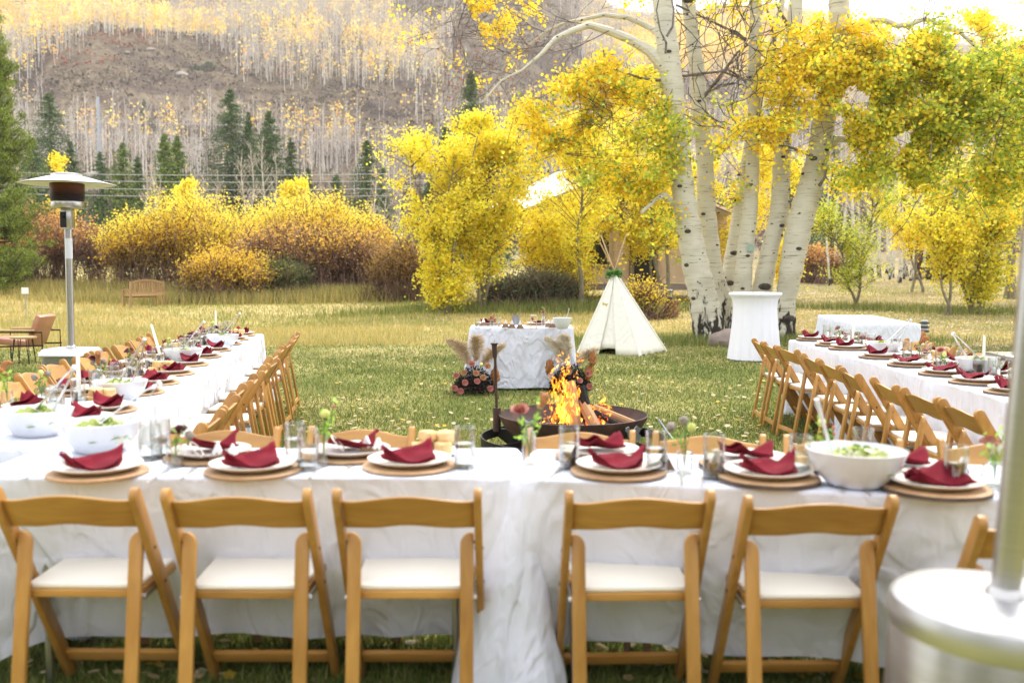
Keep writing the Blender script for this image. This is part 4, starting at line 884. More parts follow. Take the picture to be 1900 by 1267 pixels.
SNOW = mat('white_paint', (.82, .82, .82), .6)
CARDW = mat('walnut_wood', (.20, .12, .07), .6, col2=(.30, .19, .11), scale=30, stretch=(1, 1, .2))
def glassmat():
    m, n, l, b = newmat('clear_glass'); b.inputs['Transmission Weight'].default_value = 1; b.inputs['Roughness'].default_value = 0; b.inputs['IOR'].default_value = 1.45; b.inputs['Base Color'].default_value = (.96, .98, .97, 1)
    # thin walls: daylight goes straight through, the rims and edges shine
    lp = N_(n, 'ShaderNodeBsdfTransparent'); lp.inputs[0].default_value = (.965, .975, .97, 1); lw = N_(n, 'ShaderNodeLayerWeight'); lw.inputs[0].default_value = .35
    pw_ = N_(n, 'ShaderNodeMath', operation='POWER'); pw_.inputs[1].default_value = 1.5; l.new(lw.outputs['Facing'], pw_.inputs[0]); ml = N_(n, 'ShaderNodeMapRange'); ml.inputs[3].default_value = .07; ml.inputs[4].default_value = .85; l.new(pw_.outputs[0], ml.inputs[0])
    gl = N_(n, 'ShaderNodeBsdfGlossy'); gl.inputs['Roughness'].default_value = .06; ms = N_(n, 'ShaderNodeMixShader'); l.new(ml.outputs[0], ms.inputs[0]); l.new(lp.outputs[0], ms.inputs[1]); l.new(gl.outputs[0], ms.inputs[2])
    n.remove(b); l.new(ms.outputs[0], n['Material Output'].inputs[0]); return m
GLASS = glassmat()
def watermat():
    m, n, l, b = newmat('water'); n.remove(b)
    lp = N_(n, 'ShaderNodeBsdfRefraction'); lp.inputs['IOR'].default_value = 1.08; lp.inputs['Roughness'].default_value = .0; lp.inputs[0].default_value = (.97, .98, .98, 1)
    gl = N_(n, 'ShaderNodeBsdfGlossy'); gl.inputs['Roughness'].default_value = .03; ms = N_(n, 'ShaderNodeMixShader'); lw = N_(n, 'ShaderNodeLayerWeight'); lw.inputs[0].default_value = .35; ml = N_(n, 'ShaderNodeMath', operation='MULTIPLY'); ml.inputs[1].default_value = .5; l.new(lw.outputs['Facing'], ml.inputs[0]); l.new(ml.outputs[0], ms.inputs[0]); l.new(lp.outputs[0], ms.inputs[1]); l.new(gl.outputs[0], ms.inputs[2]); l.new(ms.outputs[0], n['Material Output'].inputs[0]); return m
WATER = watermat()

def clothmat(name, crumple=1.0, col=(.70, .725, .80)):
    m, n, l, b = newmat(name); b.inputs['Base Color'].default_value = (*col, 1); b.inputs['Roughness'].default_value = .85; b.inputs['Sheen Weight'].default_value = .1; b.inputs['Specular IOR Level'].default_value = .2
    geo = N_(n, 'ShaderNodeNewGeometry')
    def ridge(sc, dist, det, off, wt, prev=None):
        mp = N_(n, 'ShaderNodeMapping'); mp.inputs['Location'].default_value = (off, off * .7, 0); mp.inputs['Rotation'].default_value = (.5, .6, .3 + off); mp.inputs['Scale'].default_value = (1, 1, .55); l.new(geo.outputs['Position'], mp.inputs[0])
        z = N_(n, 'ShaderNodeTexNoise'); z.inputs['Scale'].default_value = sc; z.inputs['Detail'].default_value = det; z.inputs['Distortion'].default_value = dist; l.new(mp.outputs[0], z.inputs[0])
        a_ = N_(n, 'ShaderNodeMath', operation='SUBTRACT'); a_.inputs[1].default_value = .5; l.new(z.outputs[0], a_.inputs[0]); b_ = N_(n, 'ShaderNodeMath', operation='ABSOLUTE'); l.new(a_.outputs[0], b_.inputs[0])
        c = N_(n, 'ShaderNodeMapRange', interpolation_type='SMOOTHERSTEP'); c.inputs[1].default_value = 0; c.inputs[2].default_value = .13; c.inputs[3].default_value = wt; c.inputs[4].default_value = 0; l.new(b_.outputs[0], c.inputs[0])
        if prev is None: return c.outputs[0]
        d = N_(n, 'ShaderNodeMath', operation='ADD'); l.new(c.outputs[0], d.inputs[0]); l.new(prev, d.inputs[1]); return d.outputs[0]
    h = ridge(2.1, .9, 2, 3, 1.0); h = ridge(4.2, 1.2, 2, 11, .55, h); h = ridge(9, .6, 2, 23, .22, h)
    bp = N_(n, 'ShaderNodeBump'); bp.inputs['Strength'].default_value = .5; bp.inputs['Distance'].default_value = .016 * crumple; l.new(h, bp.inputs['Height']); l.new(bp.outputs[0], b.inputs['Normal'])
    return m
CLOTH = clothmat('white_linen'); CRUMP = clothmat('crumpled_white_linen', 1.35)

TZ = .762
def cloth(name, label, cx, cy, ang, L, W, hem=.08, seed=0, matl=None, h=TZ, pools=(), top_wr=.003, group='white tablecloths', amp=1.0, push=(0, 0)):
    """a linen sheet lying on the table and hanging down all round in folds; local x runs along the table"""
    hL, hW, rc = L / 2, W / 2, .035; N = int((2 * L + 2 * W) / .028); per = []
    tot = 2 * (L + W)
    for i in range(N):
        s = i / N * tot
        if s < L: p = (-hL + s, -hW); nn = (0, -1)
        elif s < L + W: p = (hL, -hW + s - L); nn = (1, 0)
        elif s < 2 * L + W: p = (hL - (s - L - W), hW); nn = (0, 1)
        else: p = (-hL, hW - (s - 2 * L - W)); nn = (-1, 0)
        x = max(-hL + rc, min(hL - rc, p[0])); y = max(-hW + rc, min(hW - rc, p[1])); v = Vector((p[0] - x, p[1] - y)); 
        if v.length > 1e-6: v = v.normalized() * rc
        q = (x + v.x, y + v.y); nv = v.normalized() if v.length > 1e-6 else Vector(nn)
        # closeness to a corner
        c = math.exp(-((hL - abs(p[0])) ** 2 + (hW - abs(p[1])) ** 2) / .12 ** 2)
        pc = 0
        for (a, b2) in pools: pc = max(pc, math.exp(-((a * hL - p[0]) ** 2 + (b2 * hW - p[1]) ** 2) / .11 ** 2))
        per.append((q, nv, c, pc, s))
    mb = MB(); rows = []
    for k in (0.0, .35, .7, .93):
        rows.append([(q[0] * k if abs(q[0]) < hL * 2 else 0, q[1] * k, h + top_wr * noise.noise(Vector((q[0] * k * 3, q[1] * k * 5, seed)))) for (q, nv, c, pc, s) in per])
    rows.append([(q[0], q[1], h - .001) for (q, nv, c, pc, s) in per])
    M = 22; sd = seed * 7.3
    for j in range(1, M + 1):
        v = j / M; row = []
        for (q, nv, c, pc, s) in per:
            f = noise.noise(Vector((s * 2.1, sd, v * .4))) * .5 + .55 * (1 - 2.6 * abs(noise.noise(Vector((s * 3.6, sd + 3, v * .5))))) - .3 + .15 * noise.noise(Vector((s * 9 + v * 3, sd + 9, v * 2)))
            out = .006 + .035 * v + (.055 * f * amp) * v ** .8 + c * (.07 * v + .03 * math.sin(s * 38 + v * 2) * v) + pc * (.05 * v + .045 * math.sin(s * 30 + v * 1.5) * v ** .6)
            out = max(out, .004 + .012 * v)
            pu = push[0] if nv.y < -.5 else push[1] if nv.y > .5 else 0
            out -= pu * v * (1 - c) * (1 - pc)
            hm = hem + .018 * noise.noise(Vector((s * 3.1, sd, 5))) + .02 * noise.noise(Vector((s * .9, sd, 8))) - c * .05 - pc * .08
            hm = max(hm, .012); z = h - (h - hm) * v
            dz = .008 * noise.noise(Vector((s * 7, v * 5, sd))) * (v < .98)
            row.append((q[0] + nv.x * (out + dz), q[1] + nv.y * (out + dz), z if j > 1 else h - .012))
        rows.append(row)
    vs = [p for r in rows for p in r]; n = len(per)
    fs = [(j * n + i, j * n + (i + 1) % n, (j + 1) * n + (i + 1) % n, (j + 1) * n + i) for j in range(len(rows) - 1) for i in range(n)]
    mb.add(vs, fs); o = link(name, mb.mesh('tablecloth', matl or CLOTH, angle=0), loc=(cx, cy, 0), rot=(0, 0, ang)); o.data.set_sharp_from_angle(angle=R(180))
    tag(o, label, 'tablecloth', group)
    # the folding table underneath
    t = empty('folding_table', 'folding table under the ' + ' '.join(label.replace(',', '').split()[:10]), 'table', (cx, cy, 0), ang, 'tables under the cloths')
    PL = bpy.data.materials.get('table_plastic') or mat('table_plastic', (.55, .54, .5), .5)
    b = MB(); b.box((0, 0, h - .022), (L - .04, W - .04, .03)); link('tabletop', b.mesh('tabletop', PL), t)
    for sx in (-1, 1):
        b = MB(); x = sx * (hL - .22); b.tube([(x, -hW + .1, 0), (x, -hW + .1, h - .04), (x, hW - .1, h - .04), (x, hW - .1, 0)], .014, 8); link('leg', b.mesh('table_leg', STEEL), t)
    return o

# table lines
dL = Vector((-.150, .9887)); nL = Vector((-.9887, -.150)); aL = Vector((-1.67, 3.90)); LL = 7.05; WL = .72
dR = Vector((.032, .9995)); nR = Vector((.9995, -.032)); aR = Vector((2.60, 4.46)); LR = 5.49; WR = .72
aA = Vector((-1.84, 3.30)); dA = Vector((1, 0)); nA = Vector((0, 1)); WF = .57
bng = R(-11.5); aB = Vector((-.02, 3.315)); dB = Vector((math.cos(bng), math.sin(bng))); nB = Vector((-math.sin(bng), math.cos(bng))); LB_ = 1.86
for k in range(3):
    s = LL / 3 * (k + .5); c = aL + dL * s + nL * (WL / 2)
    cloth('tablecloth', ['white cloth of the nearest table in the long left row', 'white cloth of the middle table in the long left row', 'white cloth of the farthest table in the long left row'][k], c.x, c.y, math.atan2(dL.y, dL.x), LL / 3 + .012, WL, .05, k + 1, CRUMP, h=TZ - .002 * k, push=(.13, .13))
for k in range(3):
    s = LR / 3 * (k + .5); c = aR + dR * s + nR * (WR / 2)
    cloth('tablecloth', ['white cloth of the nearest table in the right row', 'white cloth of the middle table in the right row', 'white cloth of the farthest table in the right row'][k], c.x, c.y, math.atan2(dR.y, dR.x), LR / 3 + .012, WR, .04, k + 5, CLOTH, h=TZ - .002 * k, push=(.13, .13))
c = aA + dA * .932 + nA * (WF / 2); cloth('tablecloth', 'white cloth of the left front table, wrinkled and bunched at its right corner', c.x, c.y, 0, 1.865, WF, .15, 11, CRUMP, pools=((1, -1),), amp=.8, push=(.23, .1))
c = aB + dB * (LB_ / 2) + nB * (WF / 2); cloth('tablecloth', 'white cloth of the right front table, behind the nearest heater', c.x, c.y, bng, LB_, WF, .15, 12, CRUMP, pools=((-1, -1),), h=TZ - .004, amp=.8, push=(.23, .1))
p0 = PZ(870, 603, TZ); CT = Vector((.08, 12.02))
cloth('tablecloth', 'white crumpled cloth of the small table behind the fire', .115, 12.30, 0, 1.24, .62, .03, 13, clothmat('very_crumpled_linen', 2.0), amp=.7)
cloth('tablecloth', 'white cloth of the bare serving table on the right lawn', 4.98, 14.05, R(90) - .11, 2.5, .8, .06, 14, CLOTH, amp=.7)

# ------------------------------------------------------------------ folding chair
def board2(p0, p1, w, rounded=(True, True), n=6, w1=None):
    p0 = Vector(p0); p1 = Vector(p1); d = (p1 - p0).normalized(); q = Vector((-d.y, d.x)); w1 = w if w1 is None else w1; pts = []
    for P, ww, s, rd in ((p1, w1, 1, rounded[1]), (p0, w, -1, rounded[0])):
        if rd:
            for i in range(n + 1):
                a = -math.pi / 2 + math.pi * i / n; pts.append(P + (q * (-math.sin(a)) * -1 * s * -1 + d * s * math.cos(a)) * ww / 2 if False else P + (q * (s * math.sin(a)) + d * (s * math.cos(a))) * ww / 2)
        else: pts += [P - q * s * ww / 2, P + q * s * ww / 2]
    return [tuple(p) for p in pts]
def make_chair():
    r = empty('folding_chair', 'x', 'folding chair')
    yz = lambda z: .25 - .48 * z / .79
    for sx in (-1, 1):
        mb = MB(); x = sx * .2155; mb.prism(board2((yz(.02), .02), (yz(.768), .768), .052, (False, True)), x - .012, x + .012, 'x'); bp = link('back_post', mb.mesh('back_post', WOOD, bevel=.0035), r)
        for z in (.575, .44): m2 = MB(); m2.cyl((x - .0145 * 1, yz(z), z), (x + .0145, yz(z), z), .0055, n=8); link('bolt', m2.mesh('bolt', BOLT), bp)
        # rear leg: flat face to the back, top rounded on the inner side
        mb = MB(); x0 = sx * .1995; w = .043; T = .64; o = [(x0, 0), (x0, T - .004)]
        for i in range(6): a = i / 5 * math.pi / 2; o.append((x0 - sx * (.008 + .035 * math.sin(a)), T - .04 + .04 * math.cos(a)))
        o.append((x0 - sx * w, 0))
        if sx < 0: o = o[::-1]
        tl = math.atan2(.105, .62); mb.M = Matrix.Translation((0, -.222, 0)) @ Matrix.Rotation(-tl, 4, 'X'); mb.prism(o, -.011, .011, 'y')
        lg = link('rear_leg', mb.mesh('rear_leg', WOOD, bevel=.003), r)
        m2 = MB(); z = .60; m2.cyl((sx * .196, -.222 + z * math.tan(tl), z), (sx * .206, -.222 + z * math.tan(tl), z), .006, n=8); link('bolt', m2.mesh('bolt', BOLT), lg)
        mb = MB(); mb.box((sx * .201, -.05, .424), (.003, .17, .016)); mb.cyl((sx * .196, -.13, .424), (sx * .208, -.13, .424), .009, n=8); mb.cyl((sx * .196, .03, .424), (sx * .208, .03, .424), .009, n=8); link('hinge', mb.mesh('hinge', STEEL), r)
    def panel(u, v, off):
        x = (u - .5) * .404; k = 1 - (2 * u - 1) ** 2
        lo = .655 + .016 * k ** 1.4 - .006 * math.sin(u * math.pi * 2) ** 2; hi = .752 + .022 * (math.sin(max(0, min(1, (u - .06) / .88)) * math.pi) ** 1.5)
        z = lo + (hi - lo) * v; y = yz(z) - .026 * k + off
        return (x, y, z)
    mb = MB(); nu, nv = 22, 6; A = [panel(i / nu, j / nv, .007) for j in range(nv + 1) for i in range(nu + 1)]; B = [panel(i / nu, j / nv, -.007) for j in range(nv + 1) for i in range(nu + 1)]
    n = len(A); fs = []; W = nu + 1
    for j in range(nv):
        for i in range(nu): a = j * W + i; fs += [(a, a + 1, a + W + 1, a + W), (a + n, a + W + n, a + W + 1 + n, a + 1 + n)]
    for i in range(nu): fs += [(i, i + n, i + 1 + n, i + 1), (nv * W + i, nv * W + i + 1, nv * W + i + 1 + n, nv * W + i + n)]
    for j in range(nv): fs += [(j * W, (j + 1) * W, (j + 1) * W + n, j * W + n), (j * W + nu, j * W + nu + n, (j + 1) * W + nu + n, (j + 1) * W + nu)]
    mb.add(A + B, fs); link('back_panel', mb.mesh('back_panel', WOODX, bevel=.003), r)
    tr = [(-.186, -.128), (.186, -.128), (.198, .20), (.185, .222), (-.185, .222), (-.198, .20)]
    mb = MB(); mb.prism(tr, .418, .444, 'z'); link('seat_frame', mb.mesh('seat_frame', WOODX, bevel=.004), r)
    mb = MB(); mb.prism([(x * .965, .045 + (y - .045) * .955) for x, y in tr], .4445, .462, 'z'); link('seat_cushion', mb.mesh('seat_cushion', IVORY, bevel=.007), r)
    mb = MB(); mb.box((0, yz(.11), .11), (.405, .018, .046), Matrix.Rotation(R(31), 3, 'X')); link('stretcher', mb.mesh('stretcher', WOODX, bevel=.002), r)
    mb = MB(); mb.box((0, -.209, .085), (.314, .016, .038), Matrix.Rotation(-.17, 3, 'X')); link('stretcher', mb.mesh('stretcher', WOODX, bevel=.002), r)
    return r
CH = make_chair()
def face(v): return math.atan2(-v.x, v.y)
def chair(p, v, label, group, jit=.0):
    place(CH, USED, (p.x, p.y, 0), face(v) + jit, label, group)
def near(n): return ['nearest', 'second nearest', 'third nearest', 'fourth nearest', 'fifth nearest', 'sixth nearest', 'seventh nearest', 'eighth nearest', 'ninth nearest', 'tenth nearest', 'eleventh nearest', 'twelfth nearest'][n]
for k, (px, v) in enumerate(((106, (.02, 1)), (430, (0, 1)), (752, (0, 1)), (1192, (-.03, 1)), (1533, (-.01, 1)))):
    D = [3.235, 3.22, 3.22, 3.20, 3.13][k]; c = (px - 950) / F * (D - .23)
    chair(Vector((c + v[0] * .23, D)), Vector(v), ['leftmost wooden folding chair in the front row, cut by the picture edge', 'front row folding chair under the second place setting from the left', 'front row folding chair just left of the table seam', 'front row folding chair just right of the table seam', 'turned front row folding chair before the right salad bowl'][k], 'chairs in the front row seen from behind')
p = aB + dB * 1.615 + nB * -.10; chair(Vector((p.x - .04, p.y - .02)), Vector((0, 1)), 'front row folding chair half hidden behind the nearest heater pole', 'chairs in the front row seen from behind', -.05)
for k, px in enumerate((417, 665, 1065, 1300, 1546, 1848)):
    D = [3.98, 4.0, 3.93, 3.84, 3.74, 3.66][k]; X = (px - 950) / F * (D + .2)
    if k < 2: v = Vector((0, -1))
    else: v = -nB
    chair(Vector((X, D)) , v, ['folding chair tucked in behind the horseshoe napkin, left of the fire', 'folding chair behind the bread on the far side of the front table', 'folding chair across the front table, directly before the fire bowl', 'folding chair across the front table, just right of the fire bowl', 'folding chair across the table behind the right salad bowl', 'folding chair across the table, right corner near the heater pole'][k], 'chairs across the front tables facing the camera', [.04, -.03, .05, 0, -.04, .03][k])
DLa = [4.50, 5.03, 5.58, 6.12, 6.68, 7.25, 7.86, 8.46, 9.06, 9.68, 10.35]
for k, D in enumerate(DLa):
    p = aL + dL * ((D - 3.9) / .9887) - nL * (.17 + rnd.uniform(-.02, .03))
    chair(p, nL, near(k) + ' folding chair on the lawn side of the long left table', 'chairs along the lawn side of the left table', rnd.uniform(-.08, .08))
    D2 = D + .1; p = aL + dL * ((D2 - 3.9) / .9887) + nL * (WL + .17 + rnd.uniform(-.02, .05))
    chair(p, -nL, near(k) + ' folding chair on the heater side of the long left table', 'chairs along the heater side of the left table', rnd.uniform(-.09, .09))
DRa = [4.92, 5.42, 5.95, 6.58, 7.18, 7.72, 8.55, 9.0, 9.46]
for k, D in enumerate(DRa):
    p = aR + dR * (D - 4.46) - nR * (.17 + rnd.uniform(-.02, .03))
    chair(p, nR, near(k) + ' folding chair on the lawn side of the right table', 'chairs along the lawn side of the right table', rnd.uniform(-.07, .07) + (.12 if k in (6,) else 0))
for k, D in enumerate((5.9, 6.65, 7.5, 8.2, 8.9, 9.5)):
    p = aR + dR * (D - 4.46) + nR * (WR + .17); chair(p, -nR, near(k) + ' folding chair on the outer side of the right table', 'chairs along the outer side of the right table', rnd.uniform(-.1, .1))
for k, X in enumerate((-.12, .30)):
    chair(Vector((X, 12.86)), Vector((0, -1)), ['left', 'right'][k] + ' folding chair behind the small table beyond the fire', 'chairs behind the small table')

# ------------------------------------------------------------------ tableware prototypes
def single(name, mb, m, cat, **kw):
    o = link(name, mb.mesh(name, m, **kw)); tag(o, 'x', cat); return o
mb = MB(); mb.lathe([(0, 0), (.155, 0), (.165, .005), (.166, .011), (.160, .014), (.05, .0135), (0, .013)], 40); CHG = single('charger', mb, SLICE, 'charger plate')
def rough_disc():
    mb = MB(); n = 44; prof = [(0, 0), (.95, 0), (1.0, .004), (1.0, .014), (.955, .018), (0, .018)]; vs = []
    for r, z in prof:
        for i in range(n): a = 2 * math.pi * i / n; k = .166 * (1 + .035 * noise.noise(Vector((math.cos(a) * 1.6, math.sin(a) * 1.6, 3)))); vs.append((r * k * math.cos(a), r * k * math.sin(a), z))
    mb.add(vs, [(j * n + i, j * n + (i + 1) % n, (j + 1) * n + (i + 1) % n, (j + 1) * n + i) for j in range(5) for i in range(n)])
    r = empty('charger', 'x', 'charger plate'); link('wood_face', mb.mesh('wood_slice', SLICE), r)
    mb = MB(); vs = []
    for r_, z in ((1.004, .002), (1.012, .008), (1.004, .015)):
        for i in range(n): a = 2 * math.pi * i / n; k = .166 * (1 + .035 * noise.noise(Vector((math.cos(a) * 1.6, math.sin(a) * 1.6, 3)))) * (1 + .012 * noise.noise(Vector((a * 6, z * 90, 0)))); vs.append((r_ * k * math.cos(a), r_ * k * math.sin(a), z))
    mb.add(vs, [(j * n + i, j * n + (i + 1) % n, (j + 1) * n + (i + 1) % n, (j + 1) * n + i) for j in range(2) for i in range(n)]); link('bark_rim', mb.mesh('bark_rim', BARKD), r); return r
CHB = rough_disc()
mb = MB(); mb.lathe([(0, .003), (.085, .003), (.087, 0), (.10, .002), (.128, .012), (.147, .021), (.148, .024), (.145, .0245), (.126, .016), (.105, .009), (.09, .007), (0, .007)], 44); PLT = single('dinner_plate', mb, STONEW, 'plate')
def napkin(kind):
    mb = MB(); rr = random.Random(kind)
    a_, b_, tw = [(.086, .054, .25), (.09, .056, -.3), (.083, .058, .1)][kind]
    def f(u, v, dz=0, sc=1, ph=0):
        x = (u - .5) * 2; y = (v - .5) * 2; z = .010 + .030 * abs(x * .9 + .45 * y) ** 2.0 * (1 if kind != 1 else .75) + .010 * math.sin(3 * x + 2 * y + ph) * (1 - .3 * abs(y)) + .018 * max(0, y) ** 2
        if kind == 1: z += .024 * v * math.exp(-((x - .15) / .25) ** 2)
        if kind == 2: z -= .018 * v * math.exp(-((x - .35) / .3) ** 2)
        c, s = math.cos(tw * y * .5), math.sin(tw * y * .5); X = x * a_ * sc; Y = y * b_ * sc
        return (X * c - Y * s, X * s * .5 + Y - .006 * x * x, z + dz)
    mb.grid(lambda u, v: f(u, v, .004, 1, 0), 16, 10)
    def lower(u, v): p = f(u, v, -.001, 1.04, .5); c, s = math.cos(.22), math.sin(.22); return (p[0] * c - p[1] * s, p[0] * s + p[1] * c - .006, p[2] - .003 + .0 * u)
    mb.grid(lower, 16, 10)
    # folded-over end hanging towards the rim
    def g(u, v): x = -1 + .5 * u; p = f((x + 1) / 2, 0, .002); return (p[0] * 1.02, p[1] - .012 * v - .01 * u * v, p[2] - .010 * v)
    mb.grid(g, 8, 4)
    o = single('napkin', mb, BURG, 'napkin', angle=0); o.data.set_sharp_from_angle(angle=R(180)); md = o.modifiers.new('thickness', 'SOLIDIFY'); md.thickness = .0022; return o
NAP = [napkin(0), napkin(1), napkin(2)]
def tumbler():
    r = empty('tumbler', 'x', 'glass'); mb = MB(); mb.lathe([(0, 0), (.034, 0), (.0365, .003), (.037, .142), (.0378, .145), (.0362, .148), (.0345, .145), (.0342, .138), (.0342, .008), (0, .007)], 24); link('glass', mb.mesh('tumbler', GLASS), r)
    mb = MB(); mb.lathe([(0, .0085), (.0335, .0085), (.0337, .088), (.0337, .0885), (0, .0885)], 24); link('water', mb.mesh('water', WATER), r); return r
TUM = tumbler()
def place_card():
    r = empty('place_card', 'x', 'place card'); mb = MB(); mb.prism([(-.032, 0), (.032, 0), (.014, .034), (.006, .028), (0, .036), (-.008, .028), (-.014, .034)], -.005, .005, 'y'); link('base', mb.mesh('card_base', CARDW), r)
    mb = MB(); mb.prism([(-.0145, .035), (-.008, .029), (0, .037), (.006, .029), (.0145, .035), (.003, .062), (0, .064), (-.003, .061)], -.0055, .0055, 'y'); link('snow_cap', mb.mesh('snow_cap', SNOW), r); return r
CARD = place_card()
def fork():
    mb = MB(); mb.prism([(-.004, -.10), (.004, -.10), (.0028, 0), (.009, .045), (-.009, .045), (-.0028, 0)], .001, .0035, 'z')
    for k in range(4): x = -.0078 + k * .0052; mb.box((x, .068, .0025), (.0026, .048, .002))
    return single('fork', mb, CUT, 'fork')
def knife():
    mb = MB(); mb.prism([(-.005, -.11), (.005, -.11), (.0035, .01), (.008, .03), (.007, .10), (0, .118), (-.004, .10), (-.004, .01)], .001, .0035, 'z'); return single('knife', mb, CUT, 'knife')
FORK = fork(); KNF = knife()
def candle():
    r = empty('taper_candle', 'x', 'candle'); mb = MB(); mb.tube([(0, 0, .012), (0, 0, .25), (0, 0, .262)], [.0112, .0085, .003], 12); link('wax', mb.mesh('taper', WAX), r); mb = MB(); mb.cyl((0, 0, .258), (.001, 0, .272), .0008, n=5); link('wick', mb.mesh('wick', BOLT), r)
    mb = MB(); mb.lathe([(0, 0), (.032, 0), (.032, .006), (.014, .010), (.013, .022), (.0115, .022), (.0115, .01), (0, .01)], 18); link('holder', mb.mesh('candle_holder', GLASS), r); return r
CAN = candle()

def setting(p, v, who, sides, far=False, cutlery=True, bark=False, nk=None, glass=True, card=True, gl=None):
    """one place: p centre of charger, v direction towards the middle of the table"""
    p = Vector((p[0], p[1])); v = Vector(v).normalized(); sx = Vector((v.y, -v.x)); rz = face(v); g = sides; z = TZ
    place(CHB if bark else CHG, USED, (p.x, p.y, z), rz + rnd.uniform(0, 6), 'round wooden charger at ' + who, 'wooden chargers ' + g)
    h = .0185 if bark else .0145; place(PLT, USED, (p.x, p.y, z + h), rz, 'cream dinner plate at ' + who, 'dinner plates ' + g)
    k = rnd.randrange(3) if nk is None else nk
    place(NAP[k], USED, (p.x - v.x * .02, p.y - v.y * .02, z + h + .008), rz + rnd.uniform(-.25, .25), 'burgundy napkin on the plate at ' + who, 'burgundy napkins ' + g)
    if cutlery:
        q = p - sx * .215 - v * .03; place(FORK, USED, (q.x, q.y, z + .001), rz + rnd.uniform(-.06, .06), 'fork beside ' + who, 'forks ' + g)
        q = p + sx * .215 - v * .03; place(KNF, USED, (q.x, q.y, z + .001), rz + rnd.uniform(-.08, .08), 'knife beside ' + who, 'knives ' + g)
    if glass: q = p + sx * (gl[0] if gl else .15) + v * (gl[1] if gl else .15); place(TUM, USED, (q.x, q.y, z), 0, 'tall tumbler of water before ' + who, 'water glasses ' + g)
    if card: q = p - sx * .10 + v * .17; place(CARD, USED, (q.x, q.y, z), rz + rnd.uniform(-.3, .3), 'snow-capped mountain place card of ' + who, 'mountain place cards ' + g)
FS = ((182, 880, 'the leftmost near front place'), (470, 876, 'the second near front place from left'), (760, 867, 'the near front place left of the seam'), (1148, 877, 'the near front place right of the seam'), (1425, 890, 'the near front place left of the right salad bowl'), (1735, 910, 'the rightmost near front place'))
for k, (px, py, who) in enumerate(FS):
    setting(PZ(px, py, TZ), (0, 1) if k < 3 else nB, who, 'on the near side of the front tables', nk=[0, 0, 0, 2, 2, 1][k], bark=k in (4, 5), glass=False, card=False)
FF = ((390, 850, 'the far front place with the horseshoe napkin'), (650, 848, 'the far front place behind the near left-of-seam plate'), (1112, 848, 'the far front place straight before the fire'), (1385, 866, 'the far front place right of the fire'), (1672, 880, 'the far front place behind the right salad bowl'))
for k, (px, py, who) in enumerate(FF):
    setting(PZ(px, py, TZ), (0, -1) if k < 2 else -nB, who, 'on the far side of the front tables', nk=[0, 0, 1, 1, 1][k], bark=k > 2, cutlery=False, glass=False, card=False)
for k, (px, py) in enumerate(((548, 858), (572, 872), (862, 868), (1056, 868), (1217, 878), (1324, 886), (1483, 888), (1600, 872), (1772, 912))):
    q = PZ(px, py, TZ); place(TUM, USED, (q.x, q.y, TZ), 0, ['rear one of the two close tumblers, left front table', 'front one of the two close tumblers, left front table', 'tumbler of water right of the bread stack', 'tumbler of water standing before the flames', 'tumbler just right of the fire bowl', 'tumbler between thistle vase and right napkins', 'tumbler left of the right salad bowl', 'tumbler behind the right salad bowl', 'tumbler behind the rightmost napkin'][k], 'water glasses on the front tables')
for k, (px, py) in enumerate(((126, 876), (404, 862), (432, 864), (680, 848), (702, 852), (1067, 866), (1232, 872), (1328, 880), (1504, 868), (1785, 892))):
    q = PZ(px, py, TZ); place(CARD, USED, (q.x, q.y, TZ), rnd.uniform(-.4, .4), ['mountain place card at the left bowl foot', 'left one of two mountain cards behind the second plate', 'right one of two mountain cards behind the second plate', 'left one of two mountain cards behind the third plate', 'right one of two mountain cards behind the third plate', 'mountain card behind the tumbler before the flames', 'mountain card between fire and thistle vase', 'mountain card behind the tumbler right of the thistle vase', 'mountain card left of the right salad bowl', 'mountain card beside the tumbler at the right end'][k], 'mountain place cards on the front tables', scale=1.25)
DLs = [4.5, 4.90, 5.60, 6.07, 6.63, 7.26, 7.93, 8.56, 9.30, 9.87, 10.55]
for k, D in enumerate(DLs):
    p = aL + dL * ((D - 3.9) / .9887) + nL * .20; setting(p, nL, 'the %s lawn-side place, left table' % near(k), 'on the lawn side of the left table', cutlery=k < 7)
    if k not in (0,): p = aL + dL * ((D + .05 - 3.9) / .9887) + nL * .53; setting(p, -nL, 'the %s heater-side place, left table' % near(k), 'on the heater side of the left table', cutlery=False)
DRs = [5.05, 5.57, 6.07, 6.56, 7.18, 7.83, 8.68, 9.12, 9.80]
for k, D in enumerate(DRs):
    p = aR + dR * (D - 4.46) + nR * .20; setting(p, nR, 'the %s lawn-side place, right table' % near(k), 'on the lawn side of the right table', cutlery=k < 7, bark=True)
    p = aR + dR * (D + .04 - 4.46) + nR * .53; setting(p, -nR, 'the %s outer-side place, right table' % near(k), 'on the outer side of the right table', cutlery=False, bark=True)

# horseshoe
mb = MB(); mb.tube([(.03 * math.cos(R(-60 + 300 * i / 16)) * .9, .036 * math.sin(R(-60 + 300 * i / 16)), .0) for i in range(17)], [.0045] * 17, 6, flat=.5)
for k, (px, py) in enumerate(((366, 838), (628, 826))):
    q = PZ(px, py, TZ + .055); tag(link('horseshoe', mb.mesh('horseshoe', mat('pewter', (.50, .46, .42), .45, .8)), loc=(q.x, q.y, TZ + .062), rot=(R(50), 0, R(90))), ['pewter horseshoe lying on the far left napkin', 'pewter horseshoe on the far napkin left of the seam'][k], 'horseshoe', 'horseshoe favours', )

